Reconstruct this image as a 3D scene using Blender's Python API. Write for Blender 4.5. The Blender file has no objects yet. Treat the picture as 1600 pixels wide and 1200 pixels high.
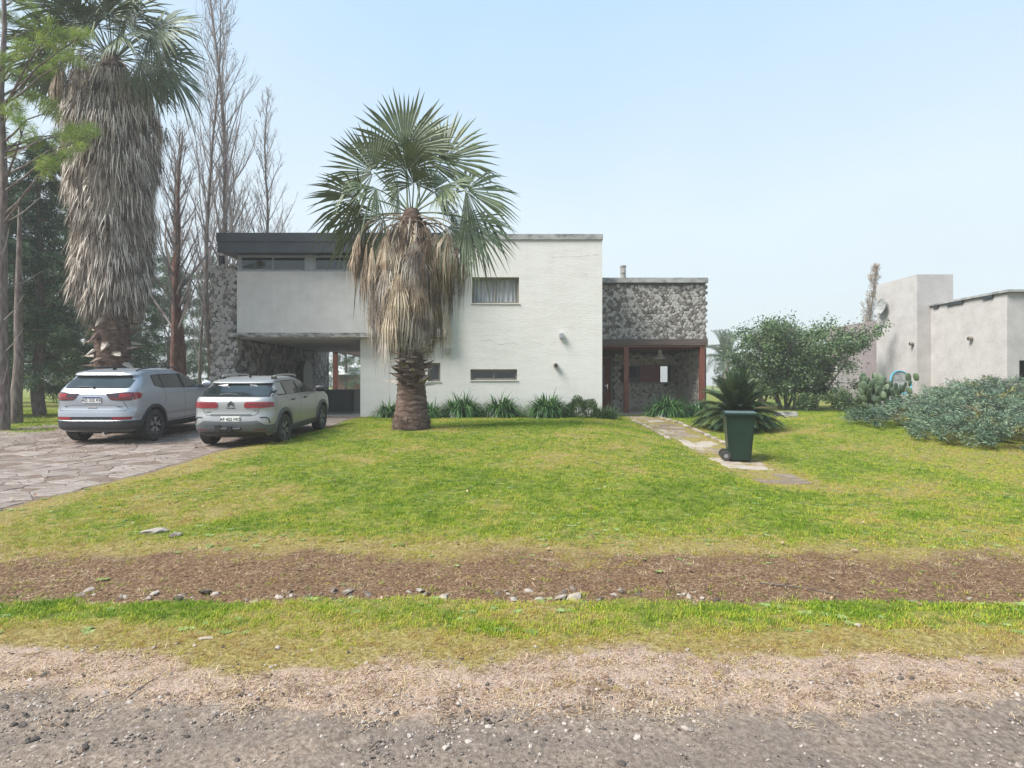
import bpy, bmesh, math, random
import numpy as np
from mathutils import Vector, Matrix, noise as mnoise
R = math.radians
random.seed(7); rng = np.random.default_rng(7)
sc = bpy.context.scene
COL = sc.collection
F = 930.0; E = 1.25            # focal length in photo pixels, eye height over the house ground

# ---------------------------------------------------------------- camera, world, sun, exposure
cam = bpy.data.cameras.new('camera'); cam_o = bpy.data.objects.new('camera', cam); COL.objects.link(cam_o)
cam.sensor_width = 36; cam.lens = 36*F/1600; cam.clip_end = 3000; cam.clip_start = .05
cam_o.location = (0, 0, E); cam_o.rotation_euler = (R(90), 0, 0)
sc.camera = cam_o
w = bpy.data.worlds.new('World'); sc.world = w; w.use_nodes = True
nt = w.node_tree; nt.nodes.clear()
out = nt.nodes.new('ShaderNodeOutputWorld')
sky = nt.nodes.new('ShaderNodeTexSky'); sky.sky_type = 'NISHITA'; sky.sun_disc = False
SUN_EL, SUN_AZ = R(50), R(-118)     # azimuth measured from +Y towards +X
sky.sun_elevation = SUN_EL; sky.sun_rotation = SUN_AZ
sky.air_density = 1.0; sky.dust_density = 2.0; sky.ozone_density = 1.0
bg = nt.nodes.new('ShaderNodeBackground'); bg.inputs[1].default_value = 0.07
nt.links.new(sky.outputs[0], bg.inputs[0])
bg2 = nt.nodes.new('ShaderNodeBackground'); bg2.inputs[0].default_value = (.70, .83, .97, 1); bg2.inputs[1].default_value = .53
tc = nt.nodes.new('ShaderNodeTexCoord'); sp = nt.nodes.new('ShaderNodeSeparateXYZ'); nt.links.new(tc.outputs['Generated'], sp.inputs[0])
sr = nt.nodes.new('ShaderNodeValToRGB'); cn = nt.nodes.new('ShaderNodeTexNoise'); cn.inputs['Scale'].default_value = 1.6; cn.inputs['Detail'].default_value = 4; nt.links.new(tc.outputs['Generated'], cn.inputs['Vector'])
ca = nt.nodes.new('ShaderNodeMath'); ca.operation = 'MULTIPLY_ADD'; ca.inputs[1].default_value = .42; nt.links.new(cn.outputs[0], ca.inputs[0]); nt.links.new(sp.outputs[2], ca.inputs[2])
cb2 = nt.nodes.new('ShaderNodeMath'); cb2.operation = 'SUBTRACT'; cb2.inputs[1].default_value = .21; nt.links.new(ca.outputs[0], cb2.inputs[0]); nt.links.new(cb2.outputs[0], sr.inputs[0]); nt.links.new(sr.outputs[0], bg2.inputs[0])
sr.color_ramp.elements[0].position = 0; sr.color_ramp.elements[0].color = (.66,.715,.75,1); sr.color_ramp.elements[1].position = .75; sr.color_ramp.elements[1].color = (.42,.70,1.0,1)
_e = sr.color_ramp.elements.new(.28); _e.color = (.76,.87,.93,1)
mx = nt.nodes.new('ShaderNodeMixShader'); mx.inputs[0].default_value = .80
nt.links.new(bg.outputs[0], mx.inputs[1]); nt.links.new(bg2.outputs[0], mx.inputs[2])
nt.links.new(mx.outputs[0], out.inputs[0])
sun = bpy.data.lights.new('sun', 'SUN'); sun.energy = 3.6; sun.angle = R(28); sun.color = (1, .965, .91)
sun_o = bpy.data.objects.new('sun', sun); COL.objects.link(sun_o)
sd = Vector((math.sin(SUN_AZ)*math.cos(SUN_EL), math.cos(SUN_AZ)*math.cos(SUN_EL), math.sin(SUN_EL)))
sun_o.rotation_euler = sd.to_track_quat('Z', 'Y').to_euler()
sc.view_settings.view_transform = 'Standard'; sc.view_settings.look = 'None'
sc.view_settings.exposure = 1.15; sc.view_settings.gamma = 1.0; sc.view_settings.use_curve_mapping = False
sc.cycles.volume_bounces = 2; sc.cycles.max_bounces = 8; sc.cycles.transparent_max_bounces = 8

# ---------------------------------------------------------------- helpers
def P(px, py, D):              # a point of the place at distance D seen in direction (px, py) of the photo
    return Vector(((px-800)*D/F, D, E-(py-600)*D/F))
def X(px, D): return (px-800)*D/F
def Z(py, D): return E-(py-600)*D/F

def tag(o, label=None, cat=None, group=None, kind=None):
    if label: o['label'] = label
    if cat: o['category'] = cat
    if group: o['group'] = group
    if kind: o['kind'] = kind
    return o
def thing(name, label, cat, loc=(0,0,0), rz=0, group=None):
    o = bpy.data.objects.new(name, None); COL.objects.link(o)
    o.location = loc; o.rotation_euler = (0, 0, rz); o.empty_display_size = .2
    return tag(o, label, cat, group)

class MB:
    def __init__(s): s.v = []; s.f = []; s.sm = True
    def add(s, vs, fs):
        b = len(s.v); s.v += [tuple(v) for v in vs]; s.f += [tuple(i+b for i in f) for f in fs]; return s
    def box(s, x0, x1, y0, y1, z0, z1, M=None):
        vs = [(x0,y0,z0),(x1,y0,z0),(x1,y1,z0),(x0,y1,z0),(x0,y0,z1),(x1,y0,z1),(x1,y1,z1),(x0,y1,z1)]
        if M is not None: vs = [M @ Vector(v) for v in vs]
        return s.add(vs, [(0,3,2,1),(4,5,6,7),(0,1,5,4),(1,2,6,5),(2,3,7,6),(3,0,4,7)])
    def tube(s, pts, rad, n=6, cap=True):
        pts = [Vector(p) for p in pts]
        if not hasattr(rad, '__len__'): rad = [rad]*len(pts)
        vs = []; t0 = None
        for i, p in enumerate(pts):
            t = (pts[min(i+1, len(pts)-1)] - pts[max(i-1, 0)])
            t = t.normalized() if t.length > 1e-9 else Vector((0,0,1))
            if t0 is None:
                a = t.orthogonal().normalized()
            else:
                a = (a - t*a.dot(t)); a = a.normalized() if a.length > 1e-6 else t.orthogonal().normalized()
            t0 = t; b = t.cross(a)
            for k in range(n):
                th = 2*math.pi*k/n
                vs.append(p + (a*math.cos(th) + b*math.sin(th))*rad[i])
        fs = []
        for i in range(len(pts)-1):
            for k in range(n):
                fs.append((i*n+k, i*n+(k+1)%n, (i+1)*n+(k+1)%n, (i+1)*n+k))
        if cap:
            fs.append(tuple(range(n-1, -1, -1))); fs.append(tuple((len(pts)-1)*n+k for k in range(n)))
        return s.add(vs, fs)
    def lathe(s, prof, n=24, M=None, closed=False):      # prof: (r, h), axis = local z
        vs = []
        for r, h in prof:
            for k in range(n):
                th = 2*math.pi*k/n; v = Vector((r*math.cos(th), r*math.sin(th), h))
                vs.append(M @ v if M is not None else v)
        fs = []
        m = len(prof)
        for i in range(m if closed else m-1):
            for k in range(n):
                j = (i+1) % m
                fs.append((i*n+k, i*n+(k+1)%n, j*n+(k+1)%n, j*n+k))
        return s.add(vs, fs)
    def build(s, name, mat=None, parent=None, smooth=False, loc=None, bevel=0):
        me = bpy.data.meshes.new(name); me.from_pydata(s.v, [], s.f); me.update()
        if bevel:
            bm = bmesh.new(); bm.from_mesh(me); bmesh.ops.remove_doubles(bm, verts=bm.verts, dist=1e-5)
            bmesh.ops.bevel(bm, geom=[e for e in bm.edges if e.calc_face_angle(0) > .5], offset=bevel, segments=2, affect='EDGES')
            bm.to_mesh(me); bm.free()
        return mobj(name, me, mat, parent, smooth, loc)
def mobj(name, me, mat=None, parent=None, smooth=False, loc=None):
    if mat is not None and not me.materials:
        for m in (mat if isinstance(mat, (list, tuple)) else [mat]): me.materials.append(m)
    if smooth:
        me.polygons.foreach_set('use_smooth', [True]*len(me.polygons))
        try: me.set_sharp_from_angle(angle=R(smooth if smooth > 1 else 50))
        except Exception: pass
    o = bpy.data.objects.new(name, me); COL.objects.link(o)
    if parent: o.parent = parent
    if loc is not None: o.location = loc
    return o
def fresh(o, name=None, parent=None, loc=None, rot=None, scale=None):
    c = o.copy(); COL.objects.link(c)
    if name: c.name = name
    if parent is not None: c.parent = parent
    if loc is not None: c.location = loc
    if rot is not None: c.rotation_euler = rot
    if scale is not None: c.scale = scale if hasattr(scale, '__len__') else (scale,)*3
    return c
KIDS = lambda o: [c for c in bpy.data.objects if c.parent == o]
def copy_tree(o, loc, rz=0, scale=1, label=None):
    c = o.copy(); COL.objects.link(c); c.location = loc; c.rotation_euler = (0,0,rz)
    c.scale = scale if hasattr(scale, '__len__') else (scale,)*3
    if label: c['label'] = label
    for k in KIDS(o):
        d = k.copy(); COL.objects.link(d); d.parent = c
        for g in KIDS(k):
            q = g.copy(); COL.objects.link(q); q.parent = d
    return c

# ---------------------------------------------------------------- materials
def lin(c): return tuple(((x/255)/12.92 if x/255 <= .04045 else ((x/255+.055)/1.055)**2.4) for x in c)
def mat(name, cols, scale=3, rough=.8, bump=0, bscale=40, stretch=(1,1,1), isl=0, objr=0, metal=0, spec=.5,
        coat=0, sss=0, detail=6, coord='pos', streak=0, emis=None, fine=0, transl=0, bdist=.02):
    m = bpy.data.materials.new(name); m.use_nodes = True; t = m.node_tree; N = t.nodes; L = t.links
    b = N['Principled BSDF']; b.inputs['Roughness'].default_value = rough; b.inputs['Metallic'].default_value = metal
    b.inputs['Specular IOR Level'].default_value = spec; b.inputs['Coat Weight'].default_value = coat
    b.inputs['Coat Roughness'].default_value = .08
    if not isinstance(cols[0], (tuple, list)): cols = [cols]
    cols = [tuple(c)[:3] for c in cols]
    if coord == 'pos':
        g = N.new('ShaderNodeNewGeometry'); src = g.outputs['Position']
    else:
        g = N.new('ShaderNodeTexCoord'); src = g.outputs['Object']
    mp = N.new('ShaderNodeVectorMath'); mp.operation = 'MULTIPLY'; mp.inputs[1].default_value = stretch
    L.new(src, mp.inputs[0]); vec = mp.outputs[0]
    nz = N.new('ShaderNodeTexNoise'); nz.inputs['Scale'].default_value = scale; nz.inputs['Detail'].default_value = detail
    nz.inputs['Roughness'].default_value = .6
    L.new(vec, nz.inputs['Vector'])
    fac = nz.outputs[0]
    def math2(op, a, bb, clamp=False):
        q = N.new('ShaderNodeMath'); q.operation = op; q.use_clamp = clamp
        for i, u in enumerate((a, bb)):
            if isinstance(u, (int, float)): q.inputs[i].default_value = u
            else: L.new(u, q.inputs[i])
        return q.outputs[0]
    if fine:
        n2 = N.new('ShaderNodeTexNoise'); n2.inputs['Scale'].default_value = scale*fine; n2.inputs['Detail'].default_value = 3
        L.new(vec, n2.inputs['Vector'])
        fac = math2('ADD', math2('MULTIPLY', fac, .6), math2('MULTIPLY', n2.outputs[0], .4))
    fac = math2('ADD', math2('MULTIPLY', math2('SUBTRACT', fac, .5), 2.2), .5)
    if streak:
        v3 = N.new('ShaderNodeVectorMath'); v3.operation = 'MULTIPLY'; v3.inputs[1].default_value = (4,4,.3); L.new(src, v3.inputs[0])
        n3 = N.new('ShaderNodeTexNoise'); n3.inputs['Scale'].default_value = 1.6; n3.inputs['Detail'].default_value = 6; L.new(v3.outputs[0], n3.inputs['Vector'])
        fac = math2('ADD', fac, math2('MULTIPLY', math2('SUBTRACT', n3.outputs[0], .5), streak))
    if isl:
        gi = N.new('ShaderNodeNewGeometry')
        fac = math2('ADD', fac, math2('MULTIPLY', math2('SUBTRACT', gi.outputs['Random Per Island'], .5), isl))
    if objr:
        oi = N.new('ShaderNodeObjectInfo')
        fac = math2('ADD', fac, math2('MULTIPLY', math2('SUBTRACT', oi.outputs['Random'], .5), objr))
    if len(cols) > 1:
        cr = N.new('ShaderNodeValToRGB'); L.new(fac, cr.inputs[0])
        el = cr.color_ramp.elements
        while len(el) < len(cols): el.new(.5)
        for i, c in enumerate(cols):
            el[i].position = .12 + .76*i/(len(cols)-1); el[i].color = (*c, 1)
        L.new(cr.outputs[0], b.inputs['Base Color'])
        colout = cr.outputs[0]
    else:
        b.inputs['Base Color'].default_value = (*cols[0], 1); colout = None
    if bump:
        bn = N.new('ShaderNodeTexNoise'); bn.inputs['Scale'].default_value = bscale; bn.inputs['Detail'].default_value = 5
        L.new(vec, bn.inputs['Vector'])
        bp = N.new('ShaderNodeBump'); bp.inputs['Strength'].default_value = bump; bp.inputs['Distance'].default_value = bdist
        L.new(bn.outputs[0], bp.inputs['Height']); L.new(bp.outputs[0], b.inputs['Normal'])
    if emis:
        b.inputs['Emission Color'].default_value = (*emis, 1); b.inputs['Emission Strength'].default_value = 1
    if transl:
        tr = N.new('ShaderNodeBsdfTranslucent'); ms = N.new('ShaderNodeMixShader'); ms.inputs[0].default_value = transl
        if colout is not None: L.new(colout, tr.inputs[0])
        else: tr.inputs[0].default_value = (*cols[0], 1)
        L.new(b.outputs[0], ms.inputs[1]); L.new(tr.outputs[0], ms.inputs[2])
        L.new(ms.outputs[0], N['Material Output'].inputs[0])
    return m

M = {}
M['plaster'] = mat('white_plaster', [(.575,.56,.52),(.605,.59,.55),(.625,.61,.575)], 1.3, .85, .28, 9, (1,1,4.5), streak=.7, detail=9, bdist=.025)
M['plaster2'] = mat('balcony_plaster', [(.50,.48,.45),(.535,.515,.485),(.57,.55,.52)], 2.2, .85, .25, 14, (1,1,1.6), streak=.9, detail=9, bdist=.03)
M['concrete'] = mat('stained_concrete', [(.07,.065,.06),(.26,.25,.23),(.46,.45,.42)], 4, .9, .4, 30, (1,1,2.5), detail=9)
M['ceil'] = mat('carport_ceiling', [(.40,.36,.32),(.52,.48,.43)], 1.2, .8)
M['cap'] = mat('parapet_cap', [(.13,.13,.13),(.28,.28,.27),(.36,.36,.35)], 3, .85, .3, 30, (1,1,2))
M['fascia'] = mat('dark_fascia', [(.018,.021,.028),(.035,.04,.05)], 2, .45, .1, 20)
M['alu'] = mat('grey_aluminium', [(.25,.28,.30),(.33,.36,.38)], 3, .5)
M['taupe'] = mat('taupe_frame', [(.16,.145,.115),(.22,.20,.16)], 5, .5)
M['glass'] = mat('dark_glass', (.012,.016,.022), rough=.04, spec=.8)
M['curtain'] = mat('pale_curtain', [(.55,.57,.58),(.75,.77,.77)], 8, .9, stretch=(4,1,.3))
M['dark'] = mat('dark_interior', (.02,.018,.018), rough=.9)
M['redwall'] = mat('dark_red_wall', [(.34,.07,.06),(.40,.10,.08)], 2, .8)
M['redwood'] = mat('red_timber', [(.10,.028,.018),(.17,.048,.03),(.22,.07,.045)], 6, .6, .3, 30, (6,6,.6))
M['brownbeam'] = mat('brown_beam', [(.06,.042,.036),(.12,.085,.07)], 3, .7, .3, 20, (.6,4,6))
M['mortar'] = mat('wall_mortar', [(.055,.05,.045),(.12,.11,.10)], 8, .95, .6, 30)
cob = [(.07,.064,.058),(.11,.10,.09),(.14,.127,.114),(.17,.14,.122),(.195,.18,.163),(.33,.312,.288)]
M['cobble'] = mat('river_cobble', cob, 16, .8, .4, 45, isl=1.1, objr=1.1)
cob2 = [(.16,.15,.14),(.26,.24,.215),(.33,.30,.26),(.42,.39,.34)]
M['cobble2'] = mat('pale_cobble', cob2, 9, .85, .4, 45, isl=1.0, objr=1.0)
M['floor'] = mat('polished_tile_floor', [(.20,.20,.20),(.27,.265,.26)], 1.5, .22, spec=.6)
M['porch'] = mat('porch_tile', [(.34,.26,.22),(.44,.36,.31)], 3, .6)
M['black'] = mat('black_plastic', (.012,.012,.014), rough=.5)
M['blacktim'] = mat('black_panel', [(.012,.014,.02),(.03,.032,.038)], 3, .45)
M['metal'] = mat('lamp_metal', [(.25,.26,.27),(.42,.43,.44)], 4, .4, metal=.4)
M['white'] = mat('white_enamel', [(.62,.62,.6),(.72,.72,.7)], 4, .4)
M['nwall'] = mat('neighbour_render', [(.33,.305,.29),(.41,.385,.37),(.47,.445,.43)], 2.0, .95, .7, 30, detail=10, fine=14, bdist=.03)
M['nwall2'] = mat('neighbour_shaded_render', [(.19,.155,.155),(.25,.21,.21)], 5, .95, .6, 30)  # darker copy of the render: weaker light on the set-back front, put into colour
M['flag'] = mat('flagstone', [(.115,.082,.068),(.18,.138,.115),(.235,.19,.163),(.30,.255,.222)], 3.5, .6, .7, 14, (1,2.5,1), isl=0, objr=.4, fine=7)
M['slab'] = mat('path_slab', [(.15,.11,.075),(.27,.215,.165),(.39,.335,.28)], 3, .8, .5, 14, (1,2,1), objr=.8, fine=6)
M['stone'] = mat('ditch_stone', [(.06,.045,.032),(.16,.125,.10),(.31,.27,.23)], 14, .85, .5, 40, objr=1.4, isl=.8)
M['gravel'] = mat('gravel', [(.06,.048,.04),(.15,.12,.10),(.24,.195,.165),(.36,.31,.27)], 20, .85, .3, 60, objr=1.8)
M['bark'] = mat('grey_bark', [(.07,.05,.042),(.14,.11,.095),(.22,.19,.17)], 6, .95, .8, 20, (3,3,.6))
M['redbark'] = mat('reddish_bark', [(.07,.028,.02),(.14,.065,.048),(.19,.14,.12)], 5, .95, .8, 20, (4,4,.6))
M['twig'] = mat('bare_twig', [(.16,.13,.12),(.28,.245,.23)], 3, .9)
M['palmtrunk'] = mat('palm_trunk', [(.035,.02,.014),(.10,.06,.045),(.19,.14,.11)], 5, .95, 1, 30, (1,1,3), coord='obj')
M['boot'] = mat('leaf_base', [(.07,.04,.03),(.20,.145,.115),(.46,.40,.34)], 7, .9, .3, 20, objr=1.1)
M['petiole'] = mat('palm_petiole', [(.05,.08,.03),(.12,.15,.06)], 4, .5)
M['frond'] = mat('palm_green', [(.022,.042,.012),(.042,.080,.018),(.09,.14,.025),(.21,.21,.045)], 1.2, .62, isl=0, objr=.8, transl=.25, coord='pos')
M['strand'] = mat('thatch_strand', [(.07,.052,.04),(.24,.19,.15),(.44,.38,.32),(.66,.59,.51)], 1.6, .9, isl=1.2)
M['strandb'] = mat('brown_thatch_strand', [(.05,.032,.022),(.19,.13,.085),(.38,.29,.20),(.58,.48,.35)], 1.6, .9, isl=1.2)
M['frondy'] = mat('palm_yellow_green', [(.05,.09,.015),(.13,.17,.02),(.22,.21,.04),(.32,.23,.10)], 1.5, .5, objr=.5, transl=.3)
M['dead'] = mat('dead_frond', [(.12,.08,.05),(.26,.185,.125),(.40,.31,.215),(.54,.45,.33)], 2.5, .8, objr=.9, transl=.15)
M['deadg'] = mat('grey_dead_frond', [(.12,.095,.078),(.25,.21,.18),(.38,.335,.29),(.52,.47,.41)], 2.5, .9, objr=.9, transl=.1)
M['conif'] = mat('conifer_needles', [(.016,.040,.024),(.035,.08,.045),(.075,.14,.06),(.14,.21,.07)], .8, .7, isl=.7, transl=.2)
M['pine'] = mat('pine_needles', [(.09,.16,.02),(.20,.29,.04),(.34,.40,.08)], 1.0, .6, isl=.7, transl=.3)
M['shrub'] = mat('shrub_leaves', [(.03,.06,.024),(.08,.135,.05),(.16,.23,.09)], 1.2, .5, isl=.8, transl=.2)
M['juniper'] = mat('juniper_sprays', [(.035,.07,.042),(.09,.15,.095),(.16,.235,.155),(.26,.33,.20)], 1.4, .7, isl=.7, transl=.1)
M['junypatch'] = mat('juniper_yellow_sprays', [(.16,.17,.06),(.30,.26,.09)], 2, .7, isl=.7, transl=.2)
M['cycad'] = mat('cycad_leaf', [(.014,.034,.013),(.034,.065,.022),(.08,.115,.035)], 1.5, .6, objr=.8)
M['strap'] = mat('strap_leaf', [(.02,.065,.018),(.05,.13,.035),(.12,.23,.07)], 2.5, .4, isl=1.1, transl=.2)
M['bush'] = mat('bush_leaf', [(.03,.065,.018),(.06,.11,.035),(.11,.17,.06)], 2, .6, isl=.9, transl=.2)
M['autumn'] = mat('autumn_leaf', [(.22,.12,.07),(.36,.24,.15),(.42,.33,.2)], 1, .7, isl=.9, transl=.3)
M['opuntia'] = mat('cactus_pad', [(.05,.085,.045),(.10,.14,.07)], 3, .6, .2, 30, objr=.8)
M['bin'] = mat('green_bin_plastic', [(.003,.018,.011),(.006,.028,.018)], 5, .42, .08, 30)
M['binlid'] = mat('bin_lid_plastic', [(.007,.03,.02),(.012,.042,.03)], 5, .3)
M['hose'] = mat('blue_tarp', (.05,.30,.42), rough=.5)
M['silver'] = mat('silver_paint', (.35,.375,.415), rough=.36, metal=.6, coat=.35)
M['silver2'] = mat('pearl_silver_paint', (.32,.325,.325), rough=.38, metal=.5, coat=.35)
M['clad'] = mat('dark_cladding', (.022,.024,.028), rough=.55)
M['clad2'] = mat('grey_cladding', (.075,.083,.09), rough=.55)
M['tyre'] = mat('tyre_rubber', [(.022,.021,.02),(.05,.047,.043)], 6, .85, coord='obj')
M['rimd'] = mat('dark_rim', (.03,.03,.033), rough=.35, metal=.5)
M['rims'] = mat('machined_rim', (.36,.36,.37), rough=.35, metal=.7)
M['carglass'] = mat('car_glass', [(.010,.014,.016),(.03,.04,.042)], 2, .03, spec=.8)
M['lightred'] = mat('tail_light_red', [(.14,.006,.012),(.30,.015,.025)], 22, .2, coat=.3, coord='obj')
M['lightdark'] = mat('tail_light_smoked', (.035,.012,.018), rough=.1, coat=.6)
M['chrome'] = mat('chrome', (.75,.75,.75), rough=.15, metal=1)
M['gapm'] = mat('panel_gap', (.015,.015,.015), rough=.8)
M['plate'] = mat('plate_white', (.72,.72,.70), rough=.4)
M['plateblue'] = mat('plate_blue', (.01,.02,.14), rough=.4)
M['ink'] = mat('plate_ink', (.02,.02,.02), rough=.5)
M['brick'] = mat('far_brick', [(.25,.10,.07),(.33,.16,.11)], 6, .9)
M['leaf_fallen'] = mat('fallen_leaf', [(.09,.04,.02),(.20,.11,.06),(.36,.26,.17)], 20, .8, objr=1.6)
M['weed'] = mat('weed_leaf', [(.15,.22,.05),(.30,.38,.13)], 6, .6, objr=.8, transl=.2)
M['crack'] = mat('plaster_crack', (.16,.15,.14), rough=.9)
M['pink'] = mat('pink_stone', [(.45,.20,.16),(.55,.28,.23)], 9, .8)

# ---------------------------------------------------------------- ground
yc = [0, 2.6, 3.35, 3.6, 4.2, 4.5, 4.66, 4.95, 5.25, 6.1, 8, 10, 12, 13.5, 15, 20, 40, 400]
zc = [-.42,-.42,-.40,-.385,-.375,-.40,-.54,-.60,-.56,-.46,-.34,-.20,-.08,.04,.14,.15,.12,.12]
yd = [0, 3.35, 4.2, 5, 6.1, 8, 13, 15.7, 18, 400]; zd = [-.42,-.40,-.39,-.44,-.42,-.33,-.08,.04,.12,.12]
yr = [0, 3.35, 3.6, 4.2, 4.5, 4.66, 4.95, 5.25, 6.1, 8, 10, 12, 15, 18, 22, 400]
zr = [-.42,-.40,-.385,-.375,-.40,-.54,-.61,-.57,-.47,-.44,-.39,-.33,-.16,.04,.09,.10]
def sstep(a, b, x):
    t = np.clip((x-a)/(b-a), 0, 1); return t*t*(3-2*t)
# right edge of the driveway (world x as function of distance)
_edge_px = [(0,795),(130,762),(240,737),(350,702),(430,692),(500,670),(535,660),(563,651)]
def _edge():
    ys, xs = [], []
    for px, py in _edge_px:
        D = 10.0
        for _ in range(30):
            z = np.interp(D, yd, zd); D = (E-z)*F/(py-600)
        ys.append(D); xs.append(X(px, D))
    ys = [0, 5.5] + ys + [60]; xs = [xs[0]+.6, xs[0]+.25] + xs + [xs[-1]]
    return ys, xs
EY, EX = _edge()
def drive_r(y): return np.interp(y, EY, EX)
def nz2(x, y, s, seed=0):     # cheap smooth noise
    a = np.sin(x*s*1.0+seed)*np.cos(y*s*1.3-seed*2) + np.sin(x*s*2.3-y*s*.7+seed*3)*.6 + np.cos(x*s*.6+y*s*3.1+seed*5)*.5
    a += .4*np.sin(x*s*5.1+y*s*4.3+seed*7) + .3*np.cos(x*s*8.7-y*s*9.9+seed)
    return a/2.4
def warp(x, y): return (.09*nz2(x, 0*x, .8, 2)+.05*nz2(x, 0*x, 2.9, 5)+.03*nz2(x, y, 4.5, 1))*sstep(3.5, 4.2, y)*(1-sstep(6.2, 7.4, y))
def H(x, y):
    x = np.asarray(x, float); y = np.asarray(y, float); y = y + warp(x, y)
    c = np.interp(y, yc, zc); d = np.interp(y, yd, zd); r = np.interp(y, yr, zr)
    k = sstep(2.2, 4.6, x)
    h = c*(1-k) + r*k
    e = drive_r(y); kd = 1-sstep(e-.05, e+.75, x)
    h = h*(1-kd) + d*kd
    h = h + .012*np.sin(x*1.7+.5)*np.sin(y*1.3) * sstep(5.2, 7, y)*(y < 24)
    return h
def Hf(x, y): return float(H(x, y))
def weights(x, y):
    y = y + warp(x, y)
    n1 = nz2(x, y, .55, 1.3); n2 = nz2(x, y, 1.7, 4.1)
    road = 1-sstep(2.95, 3.3, y + .20*n1 + .09*n2)
    strawz = (1-sstep(3.42, 3.85, y + .20*n2 + .16*n1))
    dl = sstep(-4.4, -3.6, x+0*y)            # ditch fades out at far left into dirt
    ditch = sstep(4.42, 4.62, y+.04*n2)*(1-sstep(5.45, 6.45, y+.38*n1+.30*n2+.12*nz2(x, y, 4.3, 2) - .25*sstep(2,5,x)+.25*sstep(3,8,-x)))
    e = drive_r(y)
    drv = (1-sstep(e-.1, e+.25, x+.12*n2))*sstep(6.6, 7.0, y)
    lft = 1-sstep(-13.0, -11.6, x + .3*n1)    # grass left of the driveway
    drv = drv*(1-lft*sstep(14, 15.5, y))
    near_l = (1-sstep(e+.2, e+1.6, x+.4*n1))*sstep(4.8, 5.4, y)*(1-sstep(12, 14, y))
    dry = np.clip(.44 + .62*n1 + .42*n2 + .12*nz2(x, y, 4.1, 8), 0, 1)*.66
    dry = np.maximum(dry, 1.0*(1-sstep(3.75, 4.35, y+.2*n1)))
    dry = np.maximum(dry, near_l*.8)
    dry = np.maximum(dry, .8*np.exp(-((x-4.6)/.9)**2)*sstep(8.5,10,y)*(1-sstep(21,23,y)))
    dry = np.maximum(dry, sstep(7,8.5,x)*.55*(1-sstep(13,20,y)))
    dry = np.maximum(dry, (1-sstep(6.0,7.3,y+.3*n1))*sstep(5,5.6,y)*.8)
    return road, strawz, ditch, drv, dry, near_l
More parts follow.
